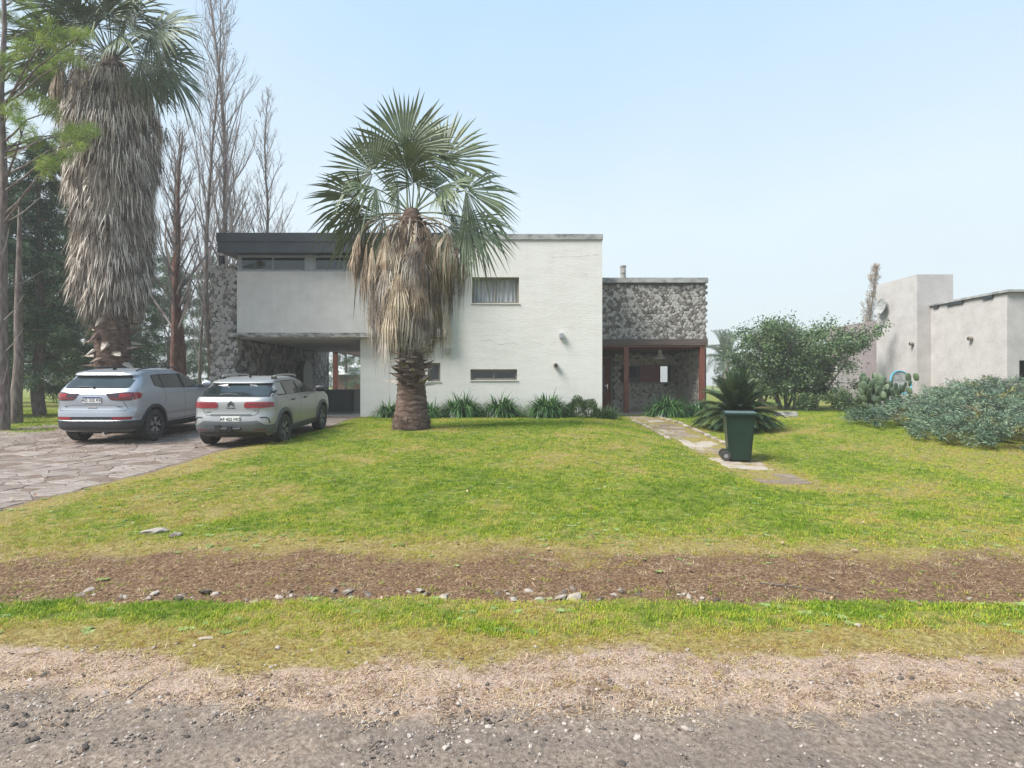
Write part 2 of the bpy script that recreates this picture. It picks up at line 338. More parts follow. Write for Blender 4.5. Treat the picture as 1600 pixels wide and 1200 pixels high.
def ground_material():
    m = bpy.data.materials.new('ground_cover'); m.use_nodes = True; t = m.node_tree; N = t.nodes; L = t.links
    b = N['Principled BSDF']; b.inputs['Roughness'].default_value = .95; b.inputs['Specular IOR Level'].default_value = .2
    geo = N.new('ShaderNodeNewGeometry')
    def noise(s, d=6, r=.6, st=None):
        q = N.new('ShaderNodeTexNoise'); q.inputs['Scale'].default_value = s; q.inputs['Detail'].default_value = d; q.inputs['Roughness'].default_value = r
        if st:
            v = N.new('ShaderNodeVectorMath'); v.operation = 'MULTIPLY'; v.inputs[1].default_value = st; L.new(geo.outputs['Position'], v.inputs[0]); L.new(v.outputs[0], q.inputs['Vector'])
        else: L.new(geo.outputs['Position'], q.inputs['Vector'])
        return q.outputs[0]
    def ramp(fac, cols, lo=.3, hi=.7):
        cr = N.new('ShaderNodeValToRGB'); L.new(fac, cr.inputs[0]); el = cr.color_ramp.elements
        while len(el) < len(cols): el.new(.5)
        for i, c in enumerate(cols): el[i].position = lo+(hi-lo)*i/(len(cols)-1); el[i].color = (*c, 1)
        return cr.outputs[0]
    def attr(n):
        a = N.new('ShaderNodeAttribute'); a.attribute_name = n; return a.outputs['Fac']
    def mth(op, a, bb, clamp=False):
        q = N.new('ShaderNodeMath'); q.operation = op; q.use_clamp = clamp
        for i, u in enumerate((a, bb)):
            if isinstance(u, (int, float)): q.inputs[i].default_value = u
            else: L.new(u, q.inputs[i])
        return q.outputs[0]
    def brk(wt, n, k=1.2):      # break a weight up with noise
        a = mth('ADD', wt, mth('MULTIPLY', mth('SUBTRACT', n, .5), k))
        return mth('ADD', mth('MULTIPLY', mth('SUBTRACT', a, .5), 3.0), .5, True)
    def mix(f, a, bb):
        q = N.new('ShaderNodeMixRGB'); L.new(f, q.inputs[0]); L.new(a, q.inputs[1]); L.new(bb, q.inputs[2]); return q.outputs[0]
    nf = noise(38, 5); nm = noise(7, 6); nb = noise(1.2, 5); nv = noise(130, 3, .7)
    green = ramp(nm, [(.06,.075,.012),(.13,.155,.022),(.20,.215,.035)])
    dry = ramp(nf, [(.11,.08,.025),(.235,.185,.06),(.36,.29,.13)])
    soil = ramp(nf, [(.045,.025,.014),(.14,.082,.046),(.30,.20,.115)], .3, .72)
    straw = ramp(nv, [(.16,.105,.075),(.36,.26,.20),(.56,.45,.37)], .3, .72)
    road = ramp(nf, [(.13,.094,.068),(.24,.184,.142),(.36,.29,.232)], .3, .7)
    road = mix(mth('MULTIPLY', brk(noise(1.5, 5, .6, (.35, 2.6, 1)), nm, .5), .5), road, ramp(nf, [(.085,.066,.052),(.15,.12,.098),(.22,.18,.15)], .3, .7))
    road = mix(mth('MULTIPLY', brk(noise(2.2, 6, .7, (1, 2.2, 1)), nb, .6), .45), road, ramp(nv, [(.06,.05,.045),(.14,.12,.11),(.4,.36,.33)], .3, .8))
    drvc = ramp(nf, [(.08,.055,.042),(.16,.12,.095),(.27,.21,.17)])
    c = mix(brk(attr('w_dry'), nm, 1.3), green, dry)
    c = mix(brk(attr('w_ditch'), nf, .9), c, soil)
    c = mix(brk(attr('w_straw'), nm, 1.0), c, straw)
    c = mix(brk(attr('w_drive'), nm, .7), c, drvc)
    c = mix(brk(attr('w_road'), nm, 1.3), c, road)
    L.new(c, b.inputs['Base Color'])
    bp = N.new('ShaderNodeBump'); bp.inputs['Strength'].default_value = .8; bp.inputs['Distance'].default_value = .025
    L.new(mth('ADD', mth('MULTIPLY', nf, .6), mth('MULTIPLY', nv, .4)), bp.inputs['Height'])
    bp2 = N.new('ShaderNodeBump'); bp2.inputs['Strength'].default_value = .6; bp2.inputs['Distance'].default_value = .06
    L.new(nm, bp2.inputs['Height']); L.new(bp.outputs[0], bp2.inputs['Normal']); L.new(bp2.outputs[0], b.inputs['Normal'])
    return m
M['ground'] = ground_material()

xs = np.unique(np.round(np.concatenate([np.linspace(-400,-60,12), np.linspace(-60,-20,21), np.arange(-20,20.01,.16), np.linspace(20,60,21), np.linspace(60,400,12)]), 3))
ys = np.unique(np.round(np.concatenate([np.linspace(-60,0,8), np.arange(0,7,.07), np.arange(7,24,.18), np.arange(24,60,1.5), np.linspace(60,420,16)]), 3))
GX, GY = np.meshgrid(xs, ys)
GZ = H(GX, GY)
W = weights(GX, GY)
bumpy = rng.normal(0, 1, GX.shape)
amp = np.where((GY > 4.3) & (GY < 6.4), .010, .004)
amp = np.where((GY > 24) | (abs(GX) > 20), 0, amp)
GZ = GZ + bumpy*amp
nX = len(xs)
def region_of(cx, cy):
    r = np.full(cx.shape, 3)
    r[cy < 4.45] = 1
    r[cy < 3.35] = 0
    r[(cy >= 4.45) & (cy < 6.0)] = 2
    e = drive_r(cy)
    r[(cx < e+.05) & (cy > 6.9) & (cy < 21) & (cx > -13.5)] = 4
    return r
CX = (GX[:-1,:-1]+GX[1:,1:])/2; CY = (GY[:-1,:-1]+GY[1:,1:])/2
REG = region_of(CX, CY)
def grid_object(name, sel):
    jj, ii = np.nonzero(sel)
    q = np.stack([jj*nX+ii, jj*nX+ii+1, (jj+1)*nX+ii+1, (jj+1)*nX+ii], 1)
    used, inv = np.unique(q, return_inverse=True); inv = inv.reshape(q.shape)
    co = np.stack([GX.ravel()[used], GY.ravel()[used], GZ.ravel()[used]], 1)
    me = bpy.data.meshes.new(name); me.vertices.add(len(used)); me.vertices.foreach_set('co', co.ravel().astype(np.float32))
    n = len(q); me.loops.add(n*4); me.loops.foreach_set('vertex_index', inv.ravel().astype(np.int32))
    me.polygons.add(n); me.polygons.foreach_set('loop_start', np.arange(0, n*4, 4, dtype=np.int32))
    me.update(calc_edges=True); me.validate()
    for nm, arr in zip(('w_road','w_straw','w_ditch','w_drive','w_dry'), W):
        a = me.attributes.new(nm, 'FLOAT', 'POINT'); a.data.foreach_set('value', arr.ravel()[used].astype(np.float32))
    o = mobj(name, me, M['ground'], smooth=1); 
    me.polygons.foreach_set('use_smooth', [True]*n)
    o['kind'] = 'structure'
    return o
road = grid_object('road', REG == 0)
verge = grid_object('grass_verge', REG == 1)
ditch = grid_object('ditch', REG == 2)
lawn = grid_object('lawn', REG == 3)
driveway = grid_object('driveway', REG == 4)

# ---------------------------------------------------------------- haze
hz = MB().box(-130, 130, -14, 170, -2.2, 25).build('haze'); hz['kind'] = 'stuff'
hz['label'] = 'pale winter fog over the whole garden'
hm = bpy.data.materials.new('haze_volume'); hm.use_nodes = True; hn = hm.node_tree; hn.nodes.clear()
ho = hn.nodes.new('ShaderNodeOutputMaterial'); pv = hn.nodes.new('ShaderNodeVolumePrincipled')
pv.inputs['Color'].default_value = (.95,.97,1,1); pv.inputs['Density'].default_value = .0016; pv.inputs['Anisotropy'].default_value = .2
hn.links.new(pv.outputs[0], ho.inputs['Volume']); hz.data.materials.append(hm)

# ---------------------------------------------------------------- paving (Voronoi flagstones)
def clip(poly, p, n):
    outp = []
    for i in range(len(poly)):
        a, b = poly[i], poly[(i+1) % len(poly)]
        da = (a[0]-p[0])*n[0]+(a[1]-p[1])*n[1]; db = (b[0]-p[0])*n[0]+(b[1]-p[1])*n[1]
        if da <= 0: outp.append(a)
        if (da < 0 < db) or (db < 0 < da):
            t = da/(da-db); outp.append((a[0]+(b[0]-a[0])*t, a[1]+(b[1]-a[1])*t))
    return outp
def voronoi(pts, inset, reach):
    A = np.array(pts); cells = []
    for i, p in enumerate(pts):
        d = np.hypot(*(A-A[i]).T); idx = np.argsort(d)[1:18]
        poly = [(p[0]-reach,p[1]-reach),(p[0]+reach,p[1]-reach),(p[0]+reach,p[1]+reach),(p[0]-reach,p[1]+reach)]
        for j in idx:
            q = pts[j]; L_ = d[j]; n = ((q[0]-p[0])/L_, (q[1]-p[1])/L_)
            m = (p[0]+n[0]*(L_/2-inset), p[1]+n[1]*(L_/2-inset))
            poly = clip(poly, m, n)
            if len(poly) < 3: break
        cells.append(poly if len(poly) >= 3 else None)
    return cells
def paver(name, poly, m, parent, lift, th, wob=.012):
    c = (sum(p[0] for p in poly)/len(poly), sum(p[1] for p in poly)/len(poly))
    pts = []                                 # roughen the outline
    for i in range(len(poly)):
        a, b = poly[i], poly[(i+1) % len(poly)]
        L_ = math.hypot(b[0]-a[0], b[1]-a[1])
        if L_ < .03: continue
        pts.append(a)
        k = 1 + int(L_/.22)
        for s in range(1, k): 
            t = s/k; pts.append((a[0]+(b[0]-a[0])*t+random.uniform(-wob,wob), a[1]+(b[1]-a[1])*t+random.uniform(-wob,wob)))
    if len(pts) < 3: return None
    n = len(pts); tx, ty = random.uniform(-.008,.008), random.uniform(-.008,.008)
    up = random.uniform(-.006, .006)
    mb = MB(); top = []; edge = []; bot = []
    for x, y in pts:
        xx, yy = c[0]+(x-c[0])*.955, c[1]+(y-c[1])*.955
        top.append((xx-c[0], yy-c[1], Hf(xx,yy)+lift+up+tx*(x-c[0])*4+ty*(y-c[1])*4+random.uniform(-.0015,.0015)))
        edge.append((x-c[0], y-c[1], top[-1][2]-.008)); bot.append((x-c[0], y-c[1], top[-1][2]-th))
    fs = [tuple(range(n))]
    for i in range(n):
        j = (i+1) % n
        fs += [(n+i, n+j, j, i), (2*n+i, 2*n+j, n+j, n+i)]
    mb.add(top+edge+bot, fs)
    return mb.build(name, m, parent, loc=(c[0], c[1], 0))
pts = []
y = 7.0
row = 0
while y < 20.3:
    e = float(drive_r(y)); xl = max(-13.0, -(800+60)/F*y-.6)
    sx = .50+.006*y; sy = .31
    if y > 14: sy = .55
    x = e - .25 - (row % 2)*sx*.5
    while x > xl:
        yy = y + random.uniform(-.42,.42)*sy; xx = x + random.uniform(-.42,.42)*sx
        if xx < drive_r(yy)-.12 and not (xx < -9.3 and yy > 19.6) : pts.append((xx, yy))
        x -= sx
    y += sy*.92; row += 1
cells = voronoi(pts, .006, .5)
pav = []
for (cx_, cy_), pl in sorted(zip(pts, cells), key=lambda t: t[0][1]):
    if pl:
        pl = [(min(px_, float(drive_r(py_))-.02+random.uniform(-.05,.04)), py_) for px_, py_ in pl]
        if random.random() > .04:
            o_ = paver('flagstone', pl, M['flag'], driveway, .006, .05, .02)
            if o_: pav.append(o_)
if len(pav) > 300:              # the farthest ones are joined
    jm = MB()
    for o_ in pav[300:]:
        jm.add([(v.co.x+o_.location.x, v.co.y+o_.location.y, v.co.z) for v in o_.data.vertices], [tuple(p.vertices) for p in o_.data.polygons])
        bpy.data.objects.remove(o_)
    jm.build('far_flagstones', M['flag'], driveway)['kind'] = 'stuff'
# garden path
path = thing('garden_path', 'straight path of pale worn stone slabs from the porch post to the green bin', 'path', (0,0,0)); path['kind'] = 'structure'
y = 9.7; k = 0
while y < 21.6:
    dy = random.uniform(.34, .62); x0 = 4.02; x1 = 5.0
    if k % 3 == 0: cuts = [x0, x1-.05]
    elif k % 3 == 1: cuts = [x0+.05, x0+random.uniform(.38,.6), x1]
    else: cuts = [x0, x0+random.uniform(.3,.5), x1-random.uniform(0,.2)]
    for a, b in zip(cuts[:-1], cuts[1:]):
        if random.random() < (.22 if y < 13 else .1): continue
        j = lambda: random.uniform(-.05,.05)
        paver('path_slab', [(a+.03+j()*.6,y+.04+j()*.6),((a+b)/2+j(),y+.03+j()*.4),(b-.03+j()*.6,y+.04+j()*.6),(b-.03+j()*.5,y+dy-.05+j()),((a+b)/2,y+dy-.03+j()*.6),(a+.03+j()*.5,y+dy-.05+j())], M['slab'], path, .008, .05, .022)
    y += dy; k += 1
for side, xx, ya, yb in ((0, 3.86, 14.6, 19.0), (1, 5.12, 13.8, 21.4)):
    y = ya
    while y < yb:
        L_ = random.uniform(.22,.36); xq = xx + random.uniform(-.02,.02)
        paver('edging_stone', [(xq-.05,y+.02),(xq+.05,y+.02),(xq+.055,y+L_-.02),(xq-.05,y+L_-.02)], M['slab'], path, .045, .07, .006)
        y += L_

# ---------------------------------------------------------------- cobble walls
_ico = bmesh.new(); bmesh.ops.create_icosphere(_ico, subdivisions=2, radius=1)
ICO_V = np.array([v.co[:] for v in _ico.verts]); ICO_F = [tuple(v.index for v in f.verts) for f in _ico.faces]; _ico.free()
_ico = bmesh.new(); bmesh.ops.create_icosphere(_ico, subdivisions=1, radius=1)
ICO1_V = np.array([v.co[:] for v in _ico.verts]); ICO1_F = [tuple(v.index for v in f.verts) for f in _ico.faces]; _ico.free()
STONES = []
for k in range(8):
    v = ICO1_V.copy() if False else ICO_V.copy()
    if k < 99:
        rs = np.random.default_rng(k); f = rs.normal(0,1,(3,3))*1.3
        v = np.sign(v)*abs(v)**np.array([.80,.80,1.0])*np.array([1,1,1])
        v = v*(1+.13*np.sin(v@f[0]+k)[:,None]+.09*np.sin(v@f[1]*1.7)[:,None]); v[:,2] = np.minimum(v[:,2], .62+.1*v[:,0])
    me = bpy.data.meshes.new('cobble'); me.from_pydata([tuple(a) for a in v], [], [f for f in ICO_F if v[list(f)][:,2].mean() > -.35])
    me.polygons.foreach_set('use_smooth', [True]*len(me.polygons))
    STONES.append(me)
for k in range(8):
    pass
def cobble_wall(parent, o, u, v, ulen, vlen, size, m, holes=(), nparts=250, bulge=.36, clipf=None):
    """stones over the rectangle o + a*u + b*v; normal = u x v points outwards"""
    o, u, v = Vector(o), Vector(u).normalized(), Vector(v).normalized(); n = u.cross(v)
    pts = []; b = size*.4; r = 0
    while b < vlen-size*.3:
        a = size*(.4 + .5*(r % 2))
        while a < ulen-size*.3:
            pts.append((a+random.uniform(-.34,.34)*size, b+random.uniform(-.34,.34)*size)); a += size*1.05
        b += size*.86; r += 1
    A = np.array(pts)
    for it in range(5):
        D_ = A[:,None]-A[None]; dist = np.hypot(D_[...,0], D_[...,1]) + np.eye(len(A))*9
        push = np.clip(size*1.0-dist, 0, None)/dist
        A = A + .3*(D_*push[...,None]).sum(1)
        A[:,0] = np.clip(A[:,0], size*.3, ulen-size*.3); A[:,1] = np.clip(A[:,1], size*.3, vlen-size*.3)
    D_ = A[:,None]-A[None]; dist = np.hypot(D_[...,0], D_[...,1]) + np.eye(len(A))*9
    srt = np.sort(dist, 1); nn = srt[:,0]*.31+srt[:,2]*.235
    keep = []
    for i, (a, b) in enumerate(A):
        if any(h[0]-size*.1 < a < h[1]+size*.1 and h[2]-size*.1 < b < h[3]+size*.1 for h in holes): continue
        if clipf and not clipf(a, b): continue
        keep.append((a, b, nn[i]*random.uniform(.88,1.1), i))
    keep.sort(key=lambda t: -t[2])
    MX = Matrix((u, v, n)).transposed()
    rest = MB()
    for q, (a, b, rr, i) in enumerate(keep):
        th = random.uniform(0, math.pi); ex = random.uniform(1.0, 1.2)
        S = Matrix.Diagonal((rr*ex, rr/ex**.6, rr*bulge*random.uniform(.7,1.2)))
        Q = MX @ Matrix.Rotation(th, 3, 'Z') @ S
        p = o+u*a+v*b
        if q < nparts:
            ob = bpy.data.objects.new('cobble', STONES[q % 8] if m is M['cobble'] else STONES2[q % 8]); COL.objects.link(ob); ob.parent = parent
            ob.matrix_local = Matrix.LocRotScale(p, Matrix.Identity(3), None) @ Q.to_4x4()
        else:
            base = STONES[i % 8]
            rest.add([p + Q @ vv.co for vv in base.vertices], [tuple(f.vertices) for f in base.polygons])
    if rest.v:
        rs = rest.build('cobbles', m, parent, smooth=1); rs['kind'] = 'stuff'
STONES2 = [s.copy() for s in STONES]
for s in STONES: s.materials.append(M['cobble'])
for s in STONES2: s.materials.append(M['cobble2'])

# ---------------------------------------------------------------- the house
def holed_wall(mb, x0, x1, z0, z1, yf, yb, holes):
    """wall slab in the xz plane, front at yf, back at yb, rectangular openings with reveals"""
    xsn = sorted({x0, x1, *[h[0] for h in holes], *[h[1] for h in holes]}); zsn = sorted({z0, z1, *[h[2] for h in holes], *[h[3] for h in holes]})
    def solid(i, j):
        if i < 0 or j < 0 or i >= len(xsn)-1 or j >= len(zsn)-1: return False
        cx, cz = (xsn[i]+xsn[i+1])/2, (zsn[j]+zsn[j+1])/2
        return not any(h[0] < cx < h[1] and h[2] < cz < h[3] for h in holes)
    for i in range(len(xsn)-1):
        for j in range(len(zsn)-1):
            if not solid(i, j): continue
            a, b, c, d = xsn[i], xsn[i+1], zsn[j], zsn[j+1]
            mb.add([(a,yf,c),(b,yf,c),(b,yf,d),(a,yf,d)], [(0,1,2,3)]); mb.add([(a,yb,c),(b,yb,c),(b,yb,d),(a,yb,d)], [(3,2,1,0)])
            if not solid(i-1,j): mb.add([(a,yf,c),(a,yf,d),(a,yb,d),(a,yb,c)], [(0,1,2,3)])
            if not solid(i+1,j): mb.add([(b,yf,c),(b,yf,d),(b,yb,d),(b,yb,c)], [(3,2,1,0)])
            if not solid(i,j-1): mb.add([(a,yf,c),(b,yf,c),(b,yb,c),(a,yb,c)], [(3,2,1,0)])
            if not solid(i,j+1): mb.add([(a,yf,d),(b,yf,d),(b,yb,d),(a,yb,d)], [(0,1,2,3)])
house = thing('house', 'two storey white modern house with river stone walls, dark flat roof and carport', 'house', (0,0,0))
G = .15; DM = 20.5; DB = 20.1
XL, XR = X(563,DM), X(941,DM); XU = X(697,DM); ZT = Z(375,DM)
def wrect(a, b, c, d, D): return (X(a,D), X(b,D), Z(d,D), Z(c,D))
w_up = wrect(737,811,433,474,DM); w_lo = wrect(735,808,577,594,DM); w_sm = wrect(668,688,567,596,DM)
mb = MB(); holed_wall(mb, XL, XR, -.1, ZT, DM, DM+.28, [w_up, w_lo, w_sm])
mb.box(XR-.28, XR, DM+.28, 30, -.1, ZT); mb.box(XL, XL+.28, DM+.28, 30, -.1, ZT); mb.box(XL+.28, XR-.28, 29.7, 30, -.1, ZT)
wall = mb.build('white_wall', M['plaster'], house)
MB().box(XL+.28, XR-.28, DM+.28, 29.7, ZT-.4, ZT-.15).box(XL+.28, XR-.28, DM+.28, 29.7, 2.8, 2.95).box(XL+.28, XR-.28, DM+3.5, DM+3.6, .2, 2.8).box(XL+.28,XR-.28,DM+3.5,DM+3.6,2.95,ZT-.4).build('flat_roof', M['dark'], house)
MB().box(X(697,DM), XR+.02, DM-.05, 30.05, ZT, Z(366,DM)).build('parapet_cap', M['cap'], house, bevel=.01)
# windows on the main wall
def window(r, D, nsp, frame, depth=.12, fw=.045, curtain=False, glassm='glass', sill=True, split=None):
    x0, x1, z0, z1 = r; y = D+depth
    mb = MB(); mb.box(x0, x1, y, y+.06, z0, z0+fw).box(x0, x1, y, y+.06, z1-fw, z1).box(x0, x0+fw, y, y+.06, z0+fw, z1-fw).box(x1-fw, x1, y, y+.06, z0+fw, z1-fw)
    f = mb.build('window', frame, house)
    xx = [x0+fw]+[x0+(x1-x0)*(k+1)/nsp for k in range(nsp-1)]+[x1-fw]
    for k in range(nsp):
        a, b = xx[k], xx[k+1]; yy = y+.012+.02*(k % 2)
        s = .025
        MB().box(a, b, yy, yy+.018, z0+fw, z0+fw+s).box(a, b, yy, yy+.018, z1-fw-s, z1-fw).box(a, a+s, yy, yy+.018, z0+fw+s, z1-fw-s).box(b-s, b, yy, yy+.018, z0+fw+s, z1-fw-s).build('sash', frame, f)
        MB().box(a+s, b-s, yy+.006, yy+.012, z0+fw+s, z1-fw-s).build('pane', M[glassm], f)
    if curtain:
        mb = MB(); n = 90
        for i in range(n+1):
            t = i/n; cx = x0+(x1-x0)*t; cy = y+.2+.035*math.sin(t*75+math.sin(t*13)*2)
            mb.v += [(cx,cy,z0-.1),(cx,cy,z1)]
            if i: b_ = len(mb.v)-4; mb.f.append((b_,b_+2,b_+3,b_+1))
        mb.build('curtain', M['curtain'], f, smooth=80)
    if sill: MB().box(x0-.03, x1+.03, D-.035, D+depth-.003, z0-.03, z0-.001).build('sill', M['plaster'], f)
    return f
cg = bpy.data.materials.new('clear_glass'); cg.use_nodes = True
_b = cg.node_tree.nodes['Principled BSDF']; _b.inputs['Base Color'].default_value = (.03,.035,.04,1); _b.inputs['Roughness'].default_value = .02
_b.inputs['Alpha'].default_value = .14
M['clear'] = cg
window(w_up, DM, 2, M['taupe'], curtain=True, glassm='clear'); window(w_lo, DM, 2, M['taupe']); window(w_sm, DM, 1, M['taupe'])
# upper box over the carport
XB0 = X(370,DB); zs1 = Z(520,DB); zs0 = Z(527,DB); zb = Z(424,DB)
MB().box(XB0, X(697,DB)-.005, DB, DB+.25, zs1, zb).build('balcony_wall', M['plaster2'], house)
MB().box(X(357,DB), X(697,DB), DB-.06, 28.9, zs0, zs1-.002).build('concrete_slab', M['concrete'], house)
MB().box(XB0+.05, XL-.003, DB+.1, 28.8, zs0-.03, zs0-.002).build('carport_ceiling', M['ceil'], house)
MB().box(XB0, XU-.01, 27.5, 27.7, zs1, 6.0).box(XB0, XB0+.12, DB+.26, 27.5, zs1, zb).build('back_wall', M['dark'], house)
zf0, zf1 = Z(395,19.6), Z(364,19.6); xf0 = X(340,19.6)
MB().box(xf0, XU-.01, 19.6, 28.5, zf0+.06, zf1-.25).build('flat_roof', M['fascia'], house)
MB().box(xf0-.03, XU-.006, 19.55, 19.597, zf1-.30, zf1).box(xf0-.03, xf0-.003, 19.6, 28.5, zf1-.30, zf1).build('fascia_upper', M['fascia'], house, bevel=.008)
MB().box(xf0, XU-.008, 19.575, 19.598, zf0, zf1-.305).build('fascia_lower', M['fascia'], house, bevel=.006)
# ribbon windows under the roof
zw0, zw1 = zb+.003, Z(402,DB)+.02
for a, b in ((373,478),(489,585),(592,690)):
    window((X(a,DB), X(b,DB), zw0, zf0+.04), DB+.03, 2, M['alu'], depth=.03, fw=.05, sill=False)
for a_, b_ in ((X(478,DB)+.003, X(489,DB)-.003), (X(585,DB)+.003, X(592,DB)-.003), (XB0, X(373,DB)-.003)): MB().box(a_, b_, DB+.05, DB+.2, zw0, zf0+.05).build('window_post', M['alu'], house)
MB().box(X(343,20.3), X(349,20.3), 20.25, 20.4, Z(416,20.3), zf0+.055).build('roof_post', M['fascia'], house)
# stone fin and carport side wall
XF0, XF1 = X(328,DB), X(370,DB); zfin = Z(415,DB)
fin = MB().box(XF0+.03, XF1-.06, DB+.06, 30.4, -.1, zfin-.03).build('stone_wall', M['mortar'], house)
cobble_wall(fin, (XF0, DB+.05, .05), (1,0,0), (0,0,1), XF1-XF0, zfin-.05, .155, M['cobble'], nparts=160, clipf=lambda a, b: not (a > .75 and zs0-.12 < b < zs1-.0))
cobble_wall(fin, (XF1-.055, DB+.05, .05), (0,1,0), (0,0,1), 9.9, zs0-.1, .21, M['cobble'], nparts=130, bulge=.4)
cobble_wall(fin, (XF0+.04, DB+.2+9.8, .05), (0,-1,0), (0,0,1), 9.9, zfin-.1, .24, M['cobble'], nparts=0, bulge=.4)
cobble_wall(fin, (XF0+.04, DB+.06, zfin-.04), (1,0,0), (0,1,0), XF1-XF0-.08, 9.6, .24, M['cobble'], nparts=0, bulge=.3)
# carport floor, terrace, pergola post
floor = MB().box(XF1-.02, XL-.003, DB+.6, 40, -.1, G+.02).box(XL-.003, XL+6, 30.1, 40, -.1, G+.02).build('carport_floor', M['floor'], house)
perg = thing('pergola', 'red brown timber pergola post and beam behind the carport', 'pergola', (0,0,0))
MB().box(X(520,32), X(527,32), 32, 32.2, G+.03, Z(549,32)).build('post', M['redwood'], perg)
MB().box(X(516,32), X(640,32), 31.95, 32.2, Z(549,32), Z(544,32)).box(X(516,32), X(518.5,32), 32.2, 38, Z(549,32), Z(544,32)).build('beam', M['brownbeam'], perg)
for k in range(5): MB().box(X(516,32), X(640,32), 33.2+k*1.1, 33.3+k*1.1, Z(549,32)+.005, Z(544,32)+.1).build('rafter', M['brownbeam'], perg)
sb = thing('storage_bench', 'low black panelled counter on the carport floor beside the front car', 'counter', P(508,640,24.5))
sb.location.z = G+.02
MB().box(0, 1.1, 0, 1.6, .0, .82).build('counter_body', M['blacktim'], sb, bevel=.01)
MB().box(1.12, 1.16, .05, 1.55, .0, .8).build('side_panel', M['blacktim'], sb)
MB().box(-.02, 1.13, -.03, 1.62, .823, .85).build('counter_top', M['black'], sb)
gr = thing('wall_grill', 'dark arched barbecue opening on the shaded stone wall of the carport', 'barbecue', (XF1+.0, 25.9, 0))
mb = MB(); prof = [(0,.9),(0,1.95),(.3,2.25),(.9,2.25),(1.2,1.95),(1.2,.9)]
mb.add([(.02,a,b) for a, b in prof]+[(.22,a,b) for a, b in prof], [tuple(range(6)), tuple(range(11,5,-1))]+[(i,(i+1)%6,(i+1)%6+6,i+6) for i in range(6)])
mb.build('hood', M['black'], gr)
MB().box(.02,.5,-.1,1.3,.78,.88).build('shelf', M['concrete'], gr)

# the right stone wing
DS, DP = 22.8, 26.0
XS1 = X(1105,DS); zb0 = Z(530,DS); zc0 = Z(442,DS); zc1 = Z(434,DS)
wing = MB().box(XR+.003, XS1-.06, DS+.06, 31, Z(541,DS)+.02, zc0).box(XR+.003, XS1-.05, 30.9, 31.0, 0, 1.1).box(XR+.003,X(1010,31),30.9,31.0,1.1,Z(541,DS)).build('stone_wing_wall', M['mortar'], house)
cobble_wall(wing, (XR+.01, DS+.06, zb0+.0), (1,0,0), (0,0,1), XS1-XR-.02, zc0-zb0-.02, .126, M['cobble'], nparts=300)
cobble_wall(wing, (XS1-.06, DS+.06, Z(541,DS)+.04), (0,1,0), (0,0,1), 7.8, zc0-Z(541,DS)-.05, .2, M['cobble'], nparts=0)
MB().box(XR+.003, XS1+.03, DS-.05, 31.1, zc0+.0, zc1).build('parapet_cap', M['cap'], house, bevel=.01)
ztop = Z(541,DS)
MB().box(XR+.003, XS1+.01, DS-.06, DS+.055, ztop+.03, zb0-.003).build('porch_beam', M['brownbeam'], house, bevel=.006)
MB().box(XR+.003, XS1-.02, DS-.02, DP, ztop-.03, ztop+.015).build('porch_ceiling', M['redwood'], house)
MB().box(X(975,DS), X(982.5,DS), DS-.01, DS+.17, .12, ztop-.032).build('porch_post', M['redwood'], house, bevel=.01)
MB().box(X(1094,DS), X(1101.5,DS), DS-.01, DS+.17, .12, ztop-.032).build('porch_post', M['redwood'], house, bevel=.01)
MB().box(XR+.003, XS1+.1, DS-.3, 30.8, -.1, .135).build('porch_floor', M['porch'], house)
# recessed porch wall
px0, px1 = XR-.9, XS1+.55
def rr(a,b,c,d): return (X(a,DP), X(b,DP), Z(d,DP), Z(c,DP))
w_p = rr(971,1048,572,597); d_p = (X(930,DP), X(957,DP), .14, Z(557,DP))
mb = MB(); holed_wall(mb, px0, XS1-.05, .1, ztop-.035, DP, DP+.3, [w_p, d_p]); mb.box(XS1-.35, XS1-.05, DP+.3, 27.3, .1, ztop).box(XS1-.35, XS1-.05, 30.3, 30.9, .1, ztop).box(XS1-.35, XS1-.05, 27.3, 30.3, .1, 1.0)
pw = mb.build('porch_wall', M['mortar'], house)
cobble_wall(pw, (px0, DP-.005, .1), (1,0,0), (0,0,1), XS1-.05-px0, ztop-.2, .175, M['cobble2'], holes=[(w_p[0]-px0-.06, w_p[1]-px0+.22, w_p[2]-.16, w_p[3]-.04), (0, d_p[1]-px0+.04, 0, d_p[3])], nparts=280, bulge=.38)
cobble_wall(pw, (XS1-.05, DP, .1), (0,1,0), (0,0,1), 4.8, 2.6, .2, M['cobble2'], holes=[(1.2,4.4,.85,2.6)], nparts=0)
# splayed stone return towards the corner (lighter, larger stones)
ret = MB(); A = Vector((X(1058,DP), DP-.02, .1)); Bv = Vector((XS1-.12, DS+.35, .1)); 
uu = (Bv-A); ul = uu.length; uu.normalize(); nn_ = uu.cross(Vector((0,0,1)))
zt_ = ztop-.04
ret.add([A, Bv, Bv-nn_*.2, A-nn_*.2, *[Vector((q.x,q.y,zt_)) for q in (A, Bv, Bv-nn_*.2, A-nn_*.2)]], [(0,3,2,1),(4,5,6,7),(0,1,5,4),(1,2,6,5),(2,3,7,6),(3,0,4,7)])
rt = ret.build('stone_return_wall', M['mortar'], house)
cobble_wall(rt, A, uu, (0,0,1), ul, zt_-.12, .19, M['cobble2'], nparts=200, bulge=.5)
f = MB().box(w_p[0]-.04, w_p[1]+.2, DP-.06, DP+.1, w_p[3]+.001, w_p[3]+.06).box(w_p[0]-.04, w_p[1]+.2, DP-.06, DP+.1, w_p[2]-.07, w_p[2]-.001).box(w_p[1]+.001, w_p[1]+.2, DP-.06, DP+.1, w_p[2], w_p[3]).build('window', M['taupe'], house)
MB().box(w_p[0], w_p[1], DP+.12, DP+.126, w_p[2], w_p[3]).build('pane', M['clear'], f)
